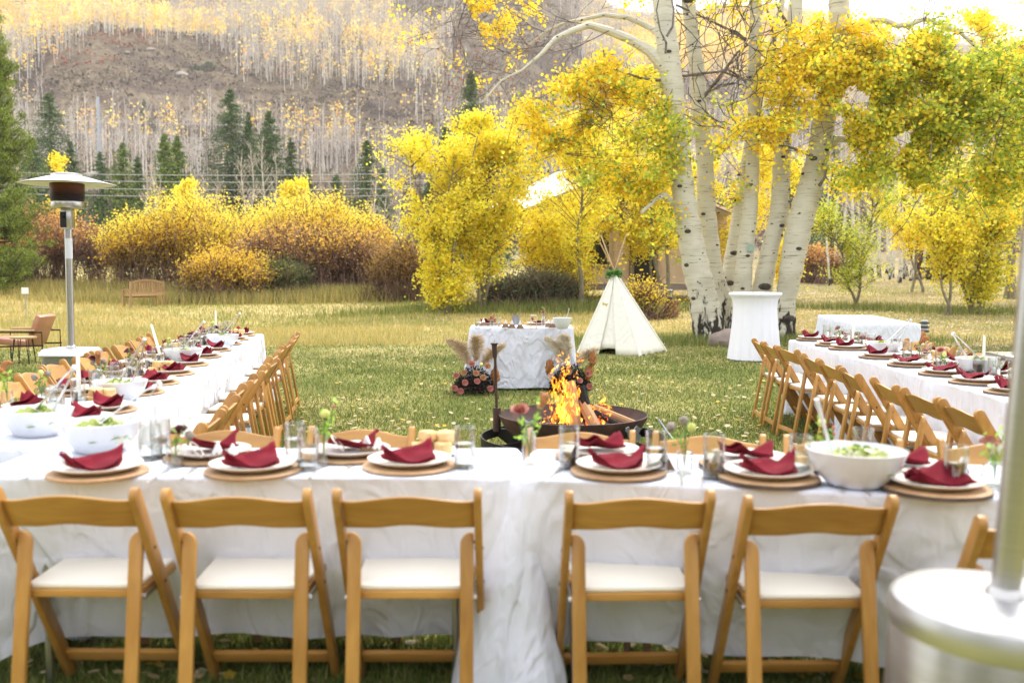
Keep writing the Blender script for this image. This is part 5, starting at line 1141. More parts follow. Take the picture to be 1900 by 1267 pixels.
# bowls with salad
def bowl():
    mb = MB(); mb.lathe([(0, .006), (.075, .006), (.078, 0), (.084, .002), (.105, .018), (.140, .062), (.160, .112), (.162, .118), (.158, .119), (.150, .105), (.128, .06), (.09, .022), (0, .016)], 44, sx=1, sy=.93)
    return single('salad_bowl', mb, CER, 'salad bowl')
BWL = bowl()
def salad():
    n = 170; a = rng.uniform(0, 6.28, n); r = np.sqrt(rng.uniform(0, 1, n)) * .12; C = np.stack([r * np.cos(a) + .01, r * np.sin(a) * .93, .058 + .045 * (1 - (r / .135) ** 2) + rng.uniform(-.01, .018, n)], 1)
    t = pal([(.38, .48, .10), (.55, .60, .22), (.70, .70, .42), (.25, .36, .06), (.80, .78, .6)], n, .1); me = np_mesh('salad', [leafs(C, rng.uniform(.018, .045, n), t, 6, up=.6)], LEAF)
    o = link('salad', me); return tag(o, 'x', 'salad')
SAL = salad()
def tongs():
    r = empty('salad_tongs', 'x', 'tongs')
    for s in (-1, 1):
        mb = MB(); mb.tube([(s * .034, 0, 0), (s * .028, 0, .07), (s * .014, 0, .2), (s * .003, 0, .262)], [.012, .0085, .0085, .008], 8, flat=.35, up=(1, 0, 0)); link('arm', mb.mesh('tong_arm', CUT), r)
    mb = MB(); mb.cyl((-.010, 0, .262), (.010, 0, .262), .009, n=10); link('hinge', mb.mesh('tong_hinge', CUT), r); return r
TON = tongs()
for k, (px, py, tlt, sp, wh, tk) in enumerate(((180, 846, (0, R(48), 0), .0, 'big white salad bowl at the left front corner', 1), (60, 815, (0, R(38), 0), 0, 'white salad bowl at the near end of the left table', 1), (219, 748, (R(-10), R(22), 0), 0, 'white salad bowl under the dark ranunculus, left table', 1), (338, 676, (0, R(32), 0), 0, 'white salad bowl midway along the left table', 1), (412, 644, (0, R(35), 0), 0, 'white salad bowl near the far end of the left table', 1), (1595, 912, (R(5), R(-18), 0), 1, 'white salad bowl on the right front table', 0), (1643, 662, (0, R(38), 0), 0, 'white salad bowl at the far part of the right table', 1), (1822, 700, (0, R(-42), 0), 0, 'white salad bowl at the near part of the right table', 1))):
    q = PZ(px, py, TZ); q.y += .10; q.x = (px - 950) / F * q.y; sc = [1, .96, .92, .92, .92, 1, .95, 1][k]
    place(BWL, USED, (q.x, q.y, TZ), rnd.uniform(0, 3), wh, 'white salad bowls', scale=sc)
    place(SAL, USED, (q.x, q.y, TZ), rnd.uniform(0, 6), 'green salad in the ' + wh, 'salads in the bowls', scale=sc)
    if tk: place(TON, USED, (q.x + .03 * math.copysign(1, tlt[1]), q.y - .02, TZ + .085), rnd.uniform(-.3, .3), 'steel tongs resting in the ' + wh, 'steel tongs', tilt=tlt, scale=1.0)
    else:
        mb = MB(); mb.lathe([(0, 0), (.02, .006), (.03, .02)], 12, sx=.8); mb.tube([(0, 0, .0), (.0, 0, .10), (.0, 0, .22)], [.012, .009, .013], 8, flat=.6); o = link('serving_spoon', mb.mesh('serving_spoon', CER), loc=(q.x - .07, q.y, TZ + .075), rot=tlt); tag(o, 'white serving spoon standing in the right salad bowl', 'spoon')
# bread
BRD = mat('bread_crumb', (.78, .56, .27), .85, col2=(.60, .33, .11), scale=22, bump=.7, bscale=45, bdist=.006, ramp=(.4, .75))
def bread():
    o_ = []
    for s in range(3):
        mb = MB(); rr = random.Random(s)
        def f(u, v):
            a = u * 6.283; e = (v - .5) * math.pi; x, y, z = math.cos(a) * math.cos(e), math.sin(a) * math.cos(e), math.sin(e)
            m = max(abs(x), abs(y), abs(z)) ** .75; q = Vector((x, y, z)) / m; q *= 1 + .16 * noise.noise(q * 1.6 + Vector((s * 3, 0, 0))); return (q.x * .034, q.y * .03, q.z * .023 + .022)
        mb.grid(f, 20, 14, True); o_.append(single('bread_chunk', mb, BRD, 'bread'))
    return o_
BR_ = bread()
mb = MB(); mb.lathe([(0, .002), (.08, .002), (.11, .012), (.108, .015), (.08, .006), (0, .006)], 30); SP = single('bread_plate', mb, CER, 'plate')
for k, (px, py, wh) in enumerate(((805, 842, 'the front table left of the seam'), (187, 752, 'the left table by the tall candle'), (300, 694, 'the left table by the dark ranunculus'), (318, 655, 'the middle of the left table'), (440, 627, 'the far end of the left table'), (1520, 868, 'the front table behind the thistle vase'), (1735, 672, 'the right table by the middle vase'))):
    q = PZ(px, py, TZ); place(SP, USED, (q.x, q.y, TZ + .001), 0, 'small white plate of bread on ' + wh, 'bread plates')
    for j, (dx, dy, dz) in enumerate(((-.045, -.02, .006), (.035, -.025, .006), (0, .04, .006), (-.02, -.005, .046), (.045, .005, .044))):
        place(BR_[(j + k) % 3], USED, (q.x + dx, q.y + dy, TZ + dz), rnd.uniform(0, 6), 'bread chunk, %s of the pile on %s' % (['left front', 'right front', 'back', 'upper left', 'upper right'][j], wh), 'bread chunks piled on plates')
for k, (px, py, lean, wh) in enumerate(((147, 742, 0, 'tall ivory taper candle at the near part of the left table'), (300, 668, R(-15), 'leaning ivory taper candle midway along the left table'), (401, 622, 0, 'ivory taper candle at the far end of the left table'), (1582, 645, 0, 'ivory taper candle at the far part of the right table'), (1824, 694, 0, 'ivory taper candle at the near part of the right table'))):
    q = PZ(px, py, TZ); place(CAN, USED, (q.x, q.y, TZ), 0, wh, 'ivory taper candles', tilt=(0, lean), scale=[1.1, 1.1, 1, 1.05, 1][k])

# ------------------------------------------------------------------ bud vases and flowers
def vase_mb(kind):
    mb = MB()
    if kind == 0: mb.lathe([(0, 0), (.028, 0), (.030, .01), (.030, .075), (.028, .076), (.027, .01), (0, .008)], 20)
    elif kind == 1: mb.lathe([(0, 0), (.024, 0), (.026, .01), (.026, .10), (.015, .125), (.013, .15), (.017, .158), (.011, .15), (.013, .125), (.024, .1), (.024, .01), (0, .008)], 20)
    elif kind == 2: mb.lathe([(0, 0), (.03, 0), (.045, .03), (.040, .06), (.018, .085), (.016, .12), (.026, .138), (.015, .12), (.017, .085), (.038, .06), (.043, .03), (.028, .006), (0, .006)], 20)
    else: mb.lathe([(0, 0), (.018, 0), (.018, .12), (.0165, .12), (.0165, .006), (0, .006)], 16)
    return mb
VM = [vase_mb(i).mesh('bud_vase', GLASS) for i in range(4)]
PET = mat('dark_ranunculus_petals', (.10, .012, .030), .6, col2=(.20, .04, .08), scale=30); PINK = mat('dusty_pink_petals', (.42, .13, .11), .7, col2=(.58, .26, .20), scale=30)
TAN_ = mat('tan_rose_petals', (.42, .20, .09), .7, col2=(.56, .32, .16), scale=30); LIME = mat('lime_petals', (.58, .62, .12), .7, col2=(.70, .70, .25), scale=40); AMA = mat('rust_amaranth', (.42, .18, .05), .9, col2=(.28, .11, .04), scale=60, bump=.8, bscale=90)
THI = mat('thistle_grey', (.34, .27, .26), .8, col2=(.22, .2, .14), scale=60); GRN = mat('stem_green', (.12, .22, .05), .6)
def rosehead(s=1.0):
    mb = MB()
    for ring, (n, r, h, op) in enumerate(((3, .008, .022, .15), (4, .013, .023, .35), (5, .019, .021, .6), (6, .025, .016, .95))):
        for i in range(n):
            a = 6.283 * (i + ring * .5) / n
            def f(u, v):
                da = (u - .5) * 6.283 / n * 1.35; rr = r * (.45 + .62 * v) + op * .007 * v * v; return (math.cos(a + da) * rr * s, math.sin(a + da) * rr * s, (h * v * (1 - .35 * abs(2 * u - 1) ** 2) - .002 * ring) * s)
            mb.grid(f, 5, 4)
    mb.lathe([(0, -.003), (.014, 0), (.012, .012), (0, .016)], 10, c=(0, 0, -.002)); return mb
HEAD = {'ranunculus': rosehead().mesh('ranunculus', PET, angle=0), 'pink': rosehead().mesh('rose', PINK, angle=0), 'tan': rosehead().mesh('rose', TAN_, angle=0)}
def ballhead(r, m, nm, n=14, bump=.25):
    mb = MB()
    def f(u, v):
        a = u * 6.283; e = (v - .5) * math.pi; q = Vector((math.cos(a) * math.cos(e), math.sin(a) * math.cos(e), math.sin(e))); q *= r * (1 + bump * noise.noise(q * 4)); return tuple(q)
    mb.grid(f, n, n // 2 + 2, True); return mb.mesh(nm, m, angle=0)
HEAD['lime'] = ballhead(.015, LIME, 'lime_pompon'); HEAD['thistle'] = ballhead(.016, THI, 'thistle', bump=.6); HEAD['small'] = ballhead(.007, PINK, 'bud')
def plume(n=14, L=.14, r=.014, droop=1.0, m=None):
    mb = MB(); pts = [(i / n * L * .55 * droop, 0, L * (math.sin(i / n * 2.2) * .55)) for i in range(n + 1)]; mb.tube(pts, [r * (.4 + .6 * math.sin(i / n * 3.0 + .12)) * (1 + .25 * (i % 2)) for i in range(n + 1)], 8); return mb.mesh('amaranth', m or AMA, angle=0)
HEAD['amaranth'] = plume()
def bunch(x, y, z, heads, where, leafn=24, h=.12, spread=.05, seed=1, leafcol=None):
    rr = random.Random(seed); r = empty('flower_bunch', where, 'flowers', (x, y, z), 0, 'small flower bunches on the tables'); mb = MB(); ends = []
    for i in range(len(heads) + 2):
        a = rr.uniform(0, 6.28); s = rr.uniform(.2, 1) * spread; hh = h * rr.uniform(.75, 1.2); e = Vector((math.cos(a) * s, math.sin(a) * s, hh)); ends.append(e)
        mb.tube([(0, 0, .01), (e.x * .2, e.y * .2, hh * .5), e], [.0016, .0015, .0012], 5)
    link('stems', mb.mesh('stems', GRN), r)
    for hd, e in zip(heads, ends):
        nm = {'ranunculus': 'flower', 'pink': 'flower', 'tan': 'flower', 'lime': 'flower', 'thistle': 'thistle_head', 'small': 'flower_bud', 'amaranth': 'amaranth_plume'}[hd]
        link(nm, HEAD[hd], r, e, (rr.uniform(-.5, .5), rr.uniform(-.5, .5), rr.uniform(0, 6)))
    if leafn:
        C = []
        for i in range(leafn): e = ends[rr.randrange(len(ends))]; t = rr.uniform(.45, 1.15); C.append([e.x * t + rr.gauss(0, .008), e.y * t + rr.gauss(0, .008), e.z * t])
        link('leaves', np_mesh('flower_leaves', [leafs(np.array(C), rng.uniform(.018, .036, leafn), pal(leafcol or [(.22, .38, .06), (.32, .46, .08), (.16, .28, .06)], leafn, .1), 4, asp=.45)], LEAF), r)
VS = ((325, 866, 0, ['ranunculus', 'thistle', 'thistle', 'small'], .12, 'ribbed glass by the horseshoe napkin'), (600, 865, 3, ['lime', 'lime', 'small', 'thistle'], .19, 'slim vase by the close pair of tumblers'), (982, 860, 1, ['pink', 'amaranth', 'small'], .17, 'bottle vase at the table seam'), (1270, 876, 0, ['lime', 'thistle', 'thistle'], .16, 'low vase between the right hand tumblers'), (1530, 866, 0, ['lime', 'small', 'small'], .14, 'low vase behind the right salad bowl'), (1845, 902, 2, ['pink', 'small'], .15, 'round vase beside the heater pole'),
      (14, 752, 0, ['amaranth', 'amaranth', 'small'], .15, 'vase at the left picture edge'), (78, 745, 0, ['thistle', 'thistle', 'small', 'lime'], .12, 'vase behind the near left bowl'), (184, 716, 2, ['ranunculus', 'thistle', 'thistle', 'amaranth'], .13, 'round vase with thistles on the left table'), (252, 700, 0, ['ranunculus', 'small'], .15, 'vase with the single dark ranunculus, left table'), (311, 672, 3, ['lime', 'small', 'small'], .15, 'vase behind the leaning candle'), (345, 652, 0, ['ranunculus', 'ranunculus'], .12, 'vase with dark flowers far along the left table'), (392, 632, 0, ['lime', 'ranunculus', 'lime', 'small'], .15, 'vase at the far left table end'),
      (1560, 640, 0, ['pink', 'thistle', 'small'], .15, 'vase at the far end of the right table'), (1600, 645, 0, ['small', 'small', 'pink'], .10, 'low vase beside the far right candle'), (1706, 668, 3, ['amaranth', 'amaranth'], .12, 'vase with rust plumes on the right table'), (1752, 685, 0, ['lime', 'pink', 'small'], .10, 'vase left of the near right candle'), (1846, 704, 0, ['thistle', 'thistle'], .12, 'vase with spiky thistle right of the near candle'))
for k, (px, py, kd, hd, hh, wh) in enumerate(VS):
    q = PZ(px, py, TZ); o = link('bud_vase', VM[kd], loc=(q.x, q.y, TZ)); tag(o, 'clear glass %s' % wh, 'vase', 'glass bud vases')
    green = k in (1, 2, 5, 6); bunch(q.x, q.y, TZ + .01, hd, 'sprigs and blooms in the %s' % wh, 46 if green else 26, hh, .06, k + 3, [(.35, .60, .08), (.45, .68, .12)] if green else None)
    place
q = PZ(280, 852, TZ); r = empty('mason_jar', 'clear mason jar of water right of the big left bowl', 'jar', (q.x, q.y, TZ)); mb = MB(); mb.lathe([(0, 0), (.038, 0), (.042, .006), (.043, .085), (.036, .105), (.036, .13), (.034, .13), (.034, .105), (.040, .083), (.040, .008), (0, .007)], 24); link('glass', mb.mesh('mason_jar', GLASS), r)
for z in (.112, .12): mb = MB(); mb.lathe([(.0365, z), (.0385, z + .002), (.0365, z + .004)], 24, cap0=False, cap1=False); link('thread', mb.mesh('thread', GLASS), r)
mb = MB(); mb.lathe([(0, .0085), (.0395, .0085), (.0395, .06), (0, .0605)], 24); link('water', mb.mesh('jar_water', WATER), r)
q = PZ(265, 858, TZ); place(TUM, USED, (q.x + .03, q.y + .10, TZ), 0, 'tumbler half hidden behind the mason jar', 'water glasses on the front tables')
# ------------------------------------------------------------------ small table beyond the fire
for k, (px, kind) in enumerate(((886, 'g'), (897, 'c'), (913, 'b'), (925, 'g'), (938, 'c'), (950, 'c'), (965, 'c'), (975, 'm'), (1008, 'v'), (1018, 'c'), (1025, 'c'))):
    q = PZ(px, 610 - (k * 5) % 6, TZ); X = q.x; Y = q.y
    if kind == 'g': place(TUM, USED, (X, Y, TZ), 0, ['glass with dark drink at the left end of the small table', '', '', 'tumbler left of the middle of the small table'][k], 'glasses on the small table', scale=.75)
    elif kind == 'c': place(CARD, USED, (X, Y, TZ), 0, 'snow-capped mountain card on the small table, %s from the left' % ORD[[0, 1, 4, 5, 6, 9, 10].index(k) if k in (0, 1, 4, 5, 6, 9, 10) else 0], 'mountain cards on the small table', scale=1.5)
    elif kind == 'b':
        o = link('bud_vase', VM[0], loc=(X, Y, TZ)); tag(o, 'low glass of pink roses on the small table', 'vase', 'glass bud vases'); bunch(X, Y, TZ + .01, ['pink', 'pink', 'pink', 'small'], 'pink roses in the low glass on the small table', 10, .09, .03, 40)
    elif kind == 'v':
        o = link('bud_vase', VM[1], loc=(X, Y, TZ)); tag(o, 'bottle vase beside the lantern on the small table', 'vase', 'glass bud vases'); bunch(X, Y, TZ + .01, ['pink', 'small'], 'single pink stem in the bottle vase on the small table', 8, .2, .02, 41)
    else:
        mb = MB(); mb.lathe([(0, 0), (.05, 0), (.052, .12), (.049, .12), (.047, .01), (0, .01)], 20); tag(link('metal_cup', mb.mesh('metal_cup', mat('pewter_cup', (.30, .30, .31), .35, .9)), loc=(X - .12, Y + .3, TZ)), 'dark pewter cup at the back of the small table', 'cup')
for k, px in enumerate((905, 1000)):
    q = PZ(px, 606, TZ); setting(Vector((q.x, 12.44)), (0, -1), ['the left place of the small table', 'the right place of the small table'][k], 'on the small table', cutlery=False, glass=False, card=False)
q = PZ(990, 611, TZ); r = empty('lantern', 'small pale wood and glass lantern on the small table', 'lantern', (q.x, q.y, TZ)); pw = mat('pale_wood', (.62, .52, .42), .6)
for a in (-1, 1):
    for b in (-1, 1): mb = MB(); mb.box((a * .033, b * .033, .08), (.008, .008, .16)); link('post', mb.mesh('post', pw), r)
for z in (.005, .10, .16): mb = MB(); mb.box((0, 0, z), (.078, .078, .009)); link('shelf', mb.mesh('shelf', pw), r)
mb = MB(); mb.box((0, 0, .055), (.06, .06, .08)); link('glass', mb.mesh('lantern_glass', GLASS), r)
q = PZ(1044, 611, TZ); o = place(BWL, USED, (q.x, q.y + .1, TZ), .3, 'white square-sided bowl with spoon at the right end of the small table', 'white salad bowls', scale=(.72, .72, 1.1))
mb = MB(); mb.tube([(0, 0, 0), (.05, 0, .14), (.06, 0, .19)], [.008, .008, .016], 8, flat=.5); tag(link('serving_spoon', mb.mesh('serving_spoon', CUT), loc=(q.x + .02, q.y + .1, TZ + .05)), 'steel serving spoon leaning in the bowl on the small table', 'spoon')

# ------------------------------------------------------------------ floor flower arrangements
PAM = leafmat('pampas', .4, sheen=0)
AMB_ = ballhead(.065, AMA, 'amaranth_clump', n=26, bump=.9)
def arrangement(px, py, side, label, seed):
    rr = random.Random(seed); g = np.random.default_rng(seed); p = PZ(px, py, 0)
    r = empty('flower_arrangement', label, 'flower arrangement', (p.x, p.y, 0), 0, 'ground flower arrangements at the small table')
    n = 3200; a = g.uniform(0, 6.28, n); rad = np.sqrt(g.uniform(0, 1, n)) * .24; z = g.uniform(0, 1, n) ** .8 * .30 * (1.1 - (rad / .27) ** 2)
    C = np.stack([rad * np.cos(a) * 1.05, rad * np.sin(a) * .7, z + .02], 1)
    link('dark_foliage', np_mesh('dark_foliage', [leafs(C, g.uniform(.018, .045, n), pal([(.02, .02, .032), (.045, .018, .028), (.03, .045, .018), (.08, .045, .03)], n, .2), 4, asp=.4), sticks(np.zeros((160, 3)) + [0, 0, .05], C[:160] * 1.25 + [0, 0, .04], .002, .001, np.full((160, 3), .05), 3)], TWIG), r)
    pos = [(-.20, .20, 'pink'), (-.11, .235, 'tan'), (-.02, .34, 'pink'), (.03, .23, 'tan'), (.09, .33, 'lime'), (.16, .31, 'tan'), (-.10, .12, 'pink'), (.04, .135, 'pink'), (.11, .18, 'tan'), (-.22, .05, 'pink'), (-.15, .02, 'pink'), (.19, .05, 'pink')]
    for i, (dx, dz, hd) in enumerate(pos):
        if side > 0 and i % 3: continue
        s = 1.15 if hd != 'lime' else 1.4; o = link('rose', HEAD[hd], r, (dx * side * -1, -.15 - .04 * math.cos(dx * 7), dz + .04), (R(70) + rr.uniform(-.3, .3), rr.uniform(-.4, .4), rr.uniform(-.4, .4))); o.scale = (s,) * 3
    pl = [(-.26, .62, -.10), (-.18, .60, -.02), (.0, .66, .04), (.30, .55, .08)] if side < 0 else [(-.24, .62, 0), (-.06, .66, .05), (.28, .50, .10)]
    for i, (dx, h, dd) in enumerate(pl):
        P0 = []; P1 = []; T = []; n = 16; path = [Vector((dx * (t / n) ** 1.2, .02 * i, .12 + (h - .12) * math.sin(t / n * 1.45))) for t in range(n + 1)]
        ct = [(.76, .62, .42), (.60, .45, .27), (.86, .76, .58)] if side < 0 else [(.80, .74, .60), (.66, .54, .36), (.86, .82, .70)]
        for j in range(6, n + 1):
            w = .10 * math.sin((j - 5) / (n - 4) * math.pi) ** .6
            for q in range(60):
                a = rr.uniform(0, 6.28); s = path[j] + Vector((rr.gauss(0, .006), rr.gauss(0, .006), rr.gauss(0, .01))); d = Vector((math.cos(a) * w + math.copysign(.03, dx), math.sin(a) * w * .6, rr.uniform(.01, .055))); P0.append(s); P1.append(s + d)
        P0 = np.array(P0); P1 = np.array(P1); st = [np.array(v) for v in path]
        link('pampas_plume', np_mesh('pampas_plume', [sticks(P0, P1, .0030, .0010, pal(ct, len(P0), .1), 3), sticks(np.array(st[:-1]), np.array(st[1:]), .003, .003, np.tile([[.5, .4, .22]], (n, 1)), 4)], PAM), r)
    for dx, dz in ((.25, .18),) if side < 0 else ((-.25, .26), (.26, .36), (.22, .2)):
        m2 = MB(); m2.tube([(dx * .2, 0, .10), (dx * .7, -.04, dz * .9), (dx, -.06, dz + .03)], [.004, .004, .003], 5); st_ = link('amaranth_stem', m2.mesh('amaranth_stem', GRN), r)
        o = link('amaranth_plume', AMB_, st_, (dx, -.06, dz + .05), (0, .25 * side, dx * 4)); o.scale = (.8, .6, 1.25)
arrangement(880, 732, -1, 'ground arrangement of pampas, pink and tan roses, left of the small table', 3)
arrangement(1058, 728, 1, 'ground arrangement of cream pampas and rust amaranth behind the flames', 5)

# ------------------------------------------------------------------ fire bowl
RUST = mat('rusted_steel', (.11, .055, .040), .75, .35, col2=(.055, .035, .030), scale=7, bump=.3, bscale=40, bdist=.004)
BLK = mat('black_iron', (.018, .017, .017), .5, .5); GSTEEL = mat('grey_cut_steel', (.22, .25, .27), .45, .8)
FX, FY = (1064 - 950) / F * 7.1, 7.1
fr = empty('fire_bowl', 'wide rusty steel fire bowl on a ring stand with cut-out animals', 'fire pit', (FX, FY, 0))
mb = MB(); mb.lathe([(0, .17), (.20, .185), (.36, .235), (.48, .32), (.528, .40), (.535, .425), (.528, .428), (.52, .41), (.47, .33), (.35, .25), (.19, .20), (0, .188)], 56); link('bowl', mb.mesh('bowl', RUST), fr)
mb = MB(); mb.lathe([(.665, .20), (.665, .27), (.655, .27), (.655, .20), (.665, .20)], 56, cap0=False, cap1=False); link('ring', mb.mesh('ring', BLK), fr)
mb = MB(); mb.lathe([(.30, .0), (.30, .02), (.285, .02), (.285, 0), (.30, 0)], 40, cap0=False, cap1=False); link('base_ring', mb.mesh('base_ring', BLK), fr)
for a in (35, 145, 215, 325, 270):
    c, s = math.cos(R(a)), math.sin(R(a)); mb = MB(); mb.M = Matrix.Rotation(R(a), 4, 'Z'); mb.prism([(.29, 0), (.66, .20), (.66, .26), (.44, .27), (.25, .185), (.25, 0)], -.012, .012, 'y'); link('leg', mb.mesh('leg', BLK), fr)
mb = MB(); mb.tube([(.60, -.1, .40), (.645, -.16, .33), (.69, -.25, .27)], .008, 6); link('handle', mb.mesh('handle', GSTEEL), fr)
BIRD = [(-.075, .055), (-.05, .06), (-.035, .03), (-.01, .035), (.02, .06), (.045, .045), (.07, .04), (.05, .028), (.035, .01), (.06, -.01), (.045, -.04), (.02, -.035), (.01, -.055), (-.01, -.03), (-.02, -.05), (-.035, -.015), (-.055, -.005), (-.06, .02), (-.078, .035)]
BISON = [(-.07, -.03), (-.06, .02), (-.03, .04), (0, .035), (.04, .02), (.07, .015), (.075, -.02), (.06, -.05), (.05, -.02), (-.02, -.02), (-.03, -.05), (-.04, -.02)]
STARL = [(-.06, .0), (-.03, .012), (-.05, .04), (-.015, .025), (0, .06), (.015, .02), (.05, .035), (.03, .005), (.055, -.02), (.02, -.015), (.01, -.05), (-.01, -.02), (-.04, -.035), (-.03, -.008)]
for nm, sh, a, z, sc in (('bird_cutout', BIRD, -50, .345, 1.1), ('bison_cutout', BISON, -84, .30, 1.1), ('leaf_cutout', STARL, -122, .36, 1.0)):
    rad = .60 if nm != 'bison_cutout' else .62; mb = MB(); mb.prism([(x * sc, y * sc) for x, y in sh], -.003, .003, 'y'); link(nm, mb.mesh(nm, GSTEEL), fr, (math.cos(R(a)) * rad, math.sin(R(a)) * rad, z), (0, 0, R(a + 90)))
# grill post with flared top, standing in a sleeve on the ring
p = PD(922, 765, 7.1); mb = MB(); mb.tube([(0, 0, .30), (0, 0, .47)], .028, 12); sl = link('post_sleeve', mb.mesh('post_sleeve', RUST), fr, (p.x - FX, 0, 0))
mb = MB(); mb.tube([(0, 0, 0), (-.012, 0, .42), (-.014, 0, .44), (-.018, 0, .52), (-.018, 0, .53), (-.018, 0, .535)], [.010, .010, .016, .019, .028, .028], 12)
tag(link('iron_post', mb.mesh('iron_post', RUST), loc=(p.x, FY, .40)), 'thin dark iron post with flared top standing at the fire bowl', 'iron post')
mb = MB(); mb.cyl((0, 0, 0), (-.03, 0, .16), .012, n=6)
# ash bed, grate, logs, flames
ASH = mat('ash_and_charcoal', (.03, .027, .025), .95, col2=(.25, .23, .22), scale=16, bump=.9, bscale=22, bdist=.03, ramp=(.5, .75))
mb = MB()
def fa(u, v): a = u * 6.283; rr_ = .34 * v + .001; return (math.cos(a) * rr_, math.sin(a) * rr_, .262 + .05 * (1 - v) + .025 * noise.noise(Vector((math.cos(a) * rr_ * 9, math.sin(a) * rr_ * 9, 0))) * (1 - v * .5))
mb.grid(fa, 36, 12, True); tag(link('ash_bed', mb.mesh('ash_bed', ASH), loc=(FX, FY, 0)), 'bed of ash and charcoal inside the fire bowl', 'ash', kind='stuff')
LOG = mat('split_log', (.40, .22, .10), .85, col2=(.58, .36, .19), scale=10, stretch=(1, 1, .1), bump=.6, bscale=30, bdist=.01)
def charm():
    m, n, l, b = newmat('charred_log'); tc = N_(n, 'ShaderNodeTexCoord'); v = N_(n, 'ShaderNodeTexVoronoi', feature='DISTANCE_TO_EDGE'); v.inputs['Scale'].default_value = 26; l.new(tc.outputs['Object'], v.inputs['Vector'])
    nz = N_(n, 'ShaderNodeTexNoise'); nz.inputs['Scale'].default_value = 7; l.new(tc.outputs['Object'], nz.inputs[0])
    b.inputs['Base Color'].default_value = (.015, .013, .012, 1); b.inputs['Roughness'].default_value = .9
    c = N_(n, 'ShaderNodeMapRange'); c.inputs[1].default_value = .10; c.inputs[2].default_value = 0; l.new(v.outputs['Distance'], c.inputs[0]); c2 = N_(n, 'ShaderNodeMapRange'); c2.inputs[1].default_value = .50; c2.inputs[2].default_value = .65; l.new(nz.outputs[0], c2.inputs[0])
    mm = N_(n, 'ShaderNodeMath', operation='MULTIPLY'); l.new(c.outputs[0], mm.inputs[0]); l.new(c2.outputs[0], mm.inputs[1]); m2 = N_(n, 'ShaderNodeMath', operation='MULTIPLY'); m2.inputs[1].default_value = 6; l.new(mm.outputs[0], m2.inputs[0])
    b.inputs['Emission Color'].default_value = (1, .12, .01, 1); l.new(m2.outputs[0], b.inputs['Emission Strength']); bp = N_(n, 'ShaderNodeBump'); bp.inputs['Strength'].default_value = .8; bp.inputs['Distance'].default_value = .01; l.new(v.outputs['Distance'], bp.inputs['Height']); l.new(bp.outputs[0], b.inputs['Normal']); return m
CHAR = charm()
def log(a, b, r, m, label):
    a, b = Vector(a), Vector(b); d = b - a; mb = MB(); n = 8
    mb.tube([(0, 0, 0), (0, 0, d.length * .5), (0, 0, d.length)], [r, r * 1.05, r * .95], 7, flat=.8); o = link('firewood_log', mb.mesh('log', m, angle=20), loc=a + Vector((FX, FY, 0))); o.rotation_euler = d.to_track_quat('Z', 'Y').to_euler(); tag(o, label, 'log', 'logs burning in the fire bowl')
log((.02, -.03, .27), (-.03, .02, .66), .055, LOG, 'upright split log glowing behind the brightest flames')
log((.14, -.05, .27), (.05, .03, .62), .045, CHAR, 'charred log leaning left beside the upright one')
log((.19, -.14, .28), (.06, .02, .52), .045, LOG, 'short pale split log leaning in front right')
log((.30, -.12, .37), (.12, .0, .46), .022, CHAR, 'thin charred stick low on the right of the fire')
log((.44, -.16, .375), (.16, .12, .46), .022, LOG, 'thin pale split stick lying out to the bowl rim')
log((-.26, -.02, .29), (-.02, .0, .36), .045, CHAR, 'charred log lying left of the flames')
log((.22, .08, .29), (-.05, .0, .60), .05, CHAR, 'charred log at the back of the fire')
log((-.15, .12, .29), (.0, .02, .58), .045, CHAR, 'charred log leaning in from the back left')
gr = empty('fire_grate', 'dark curved iron grate left of the flames in the fire bowl', 'grate', (FX - .20, FY - .02, .30))
for k in range(6): mb = MB(); mb.tube([(-.14 + k * .055, .12 * math.cos(t / 6 * math.pi), .085 * math.sin(t / 6 * math.pi)) for t in range(7)], .005, 6); link('bar', mb.mesh('bar', BLK), gr)
for k in range(3): mb = MB(); y = [-.08, 0, .08][k]; mb.tube([(-.15, y, [.066, .087, .066][k]), (.15, y, [.066, .087, .066][k])], .005, 6); link('bar', mb.mesh('bar', BLK), gr)
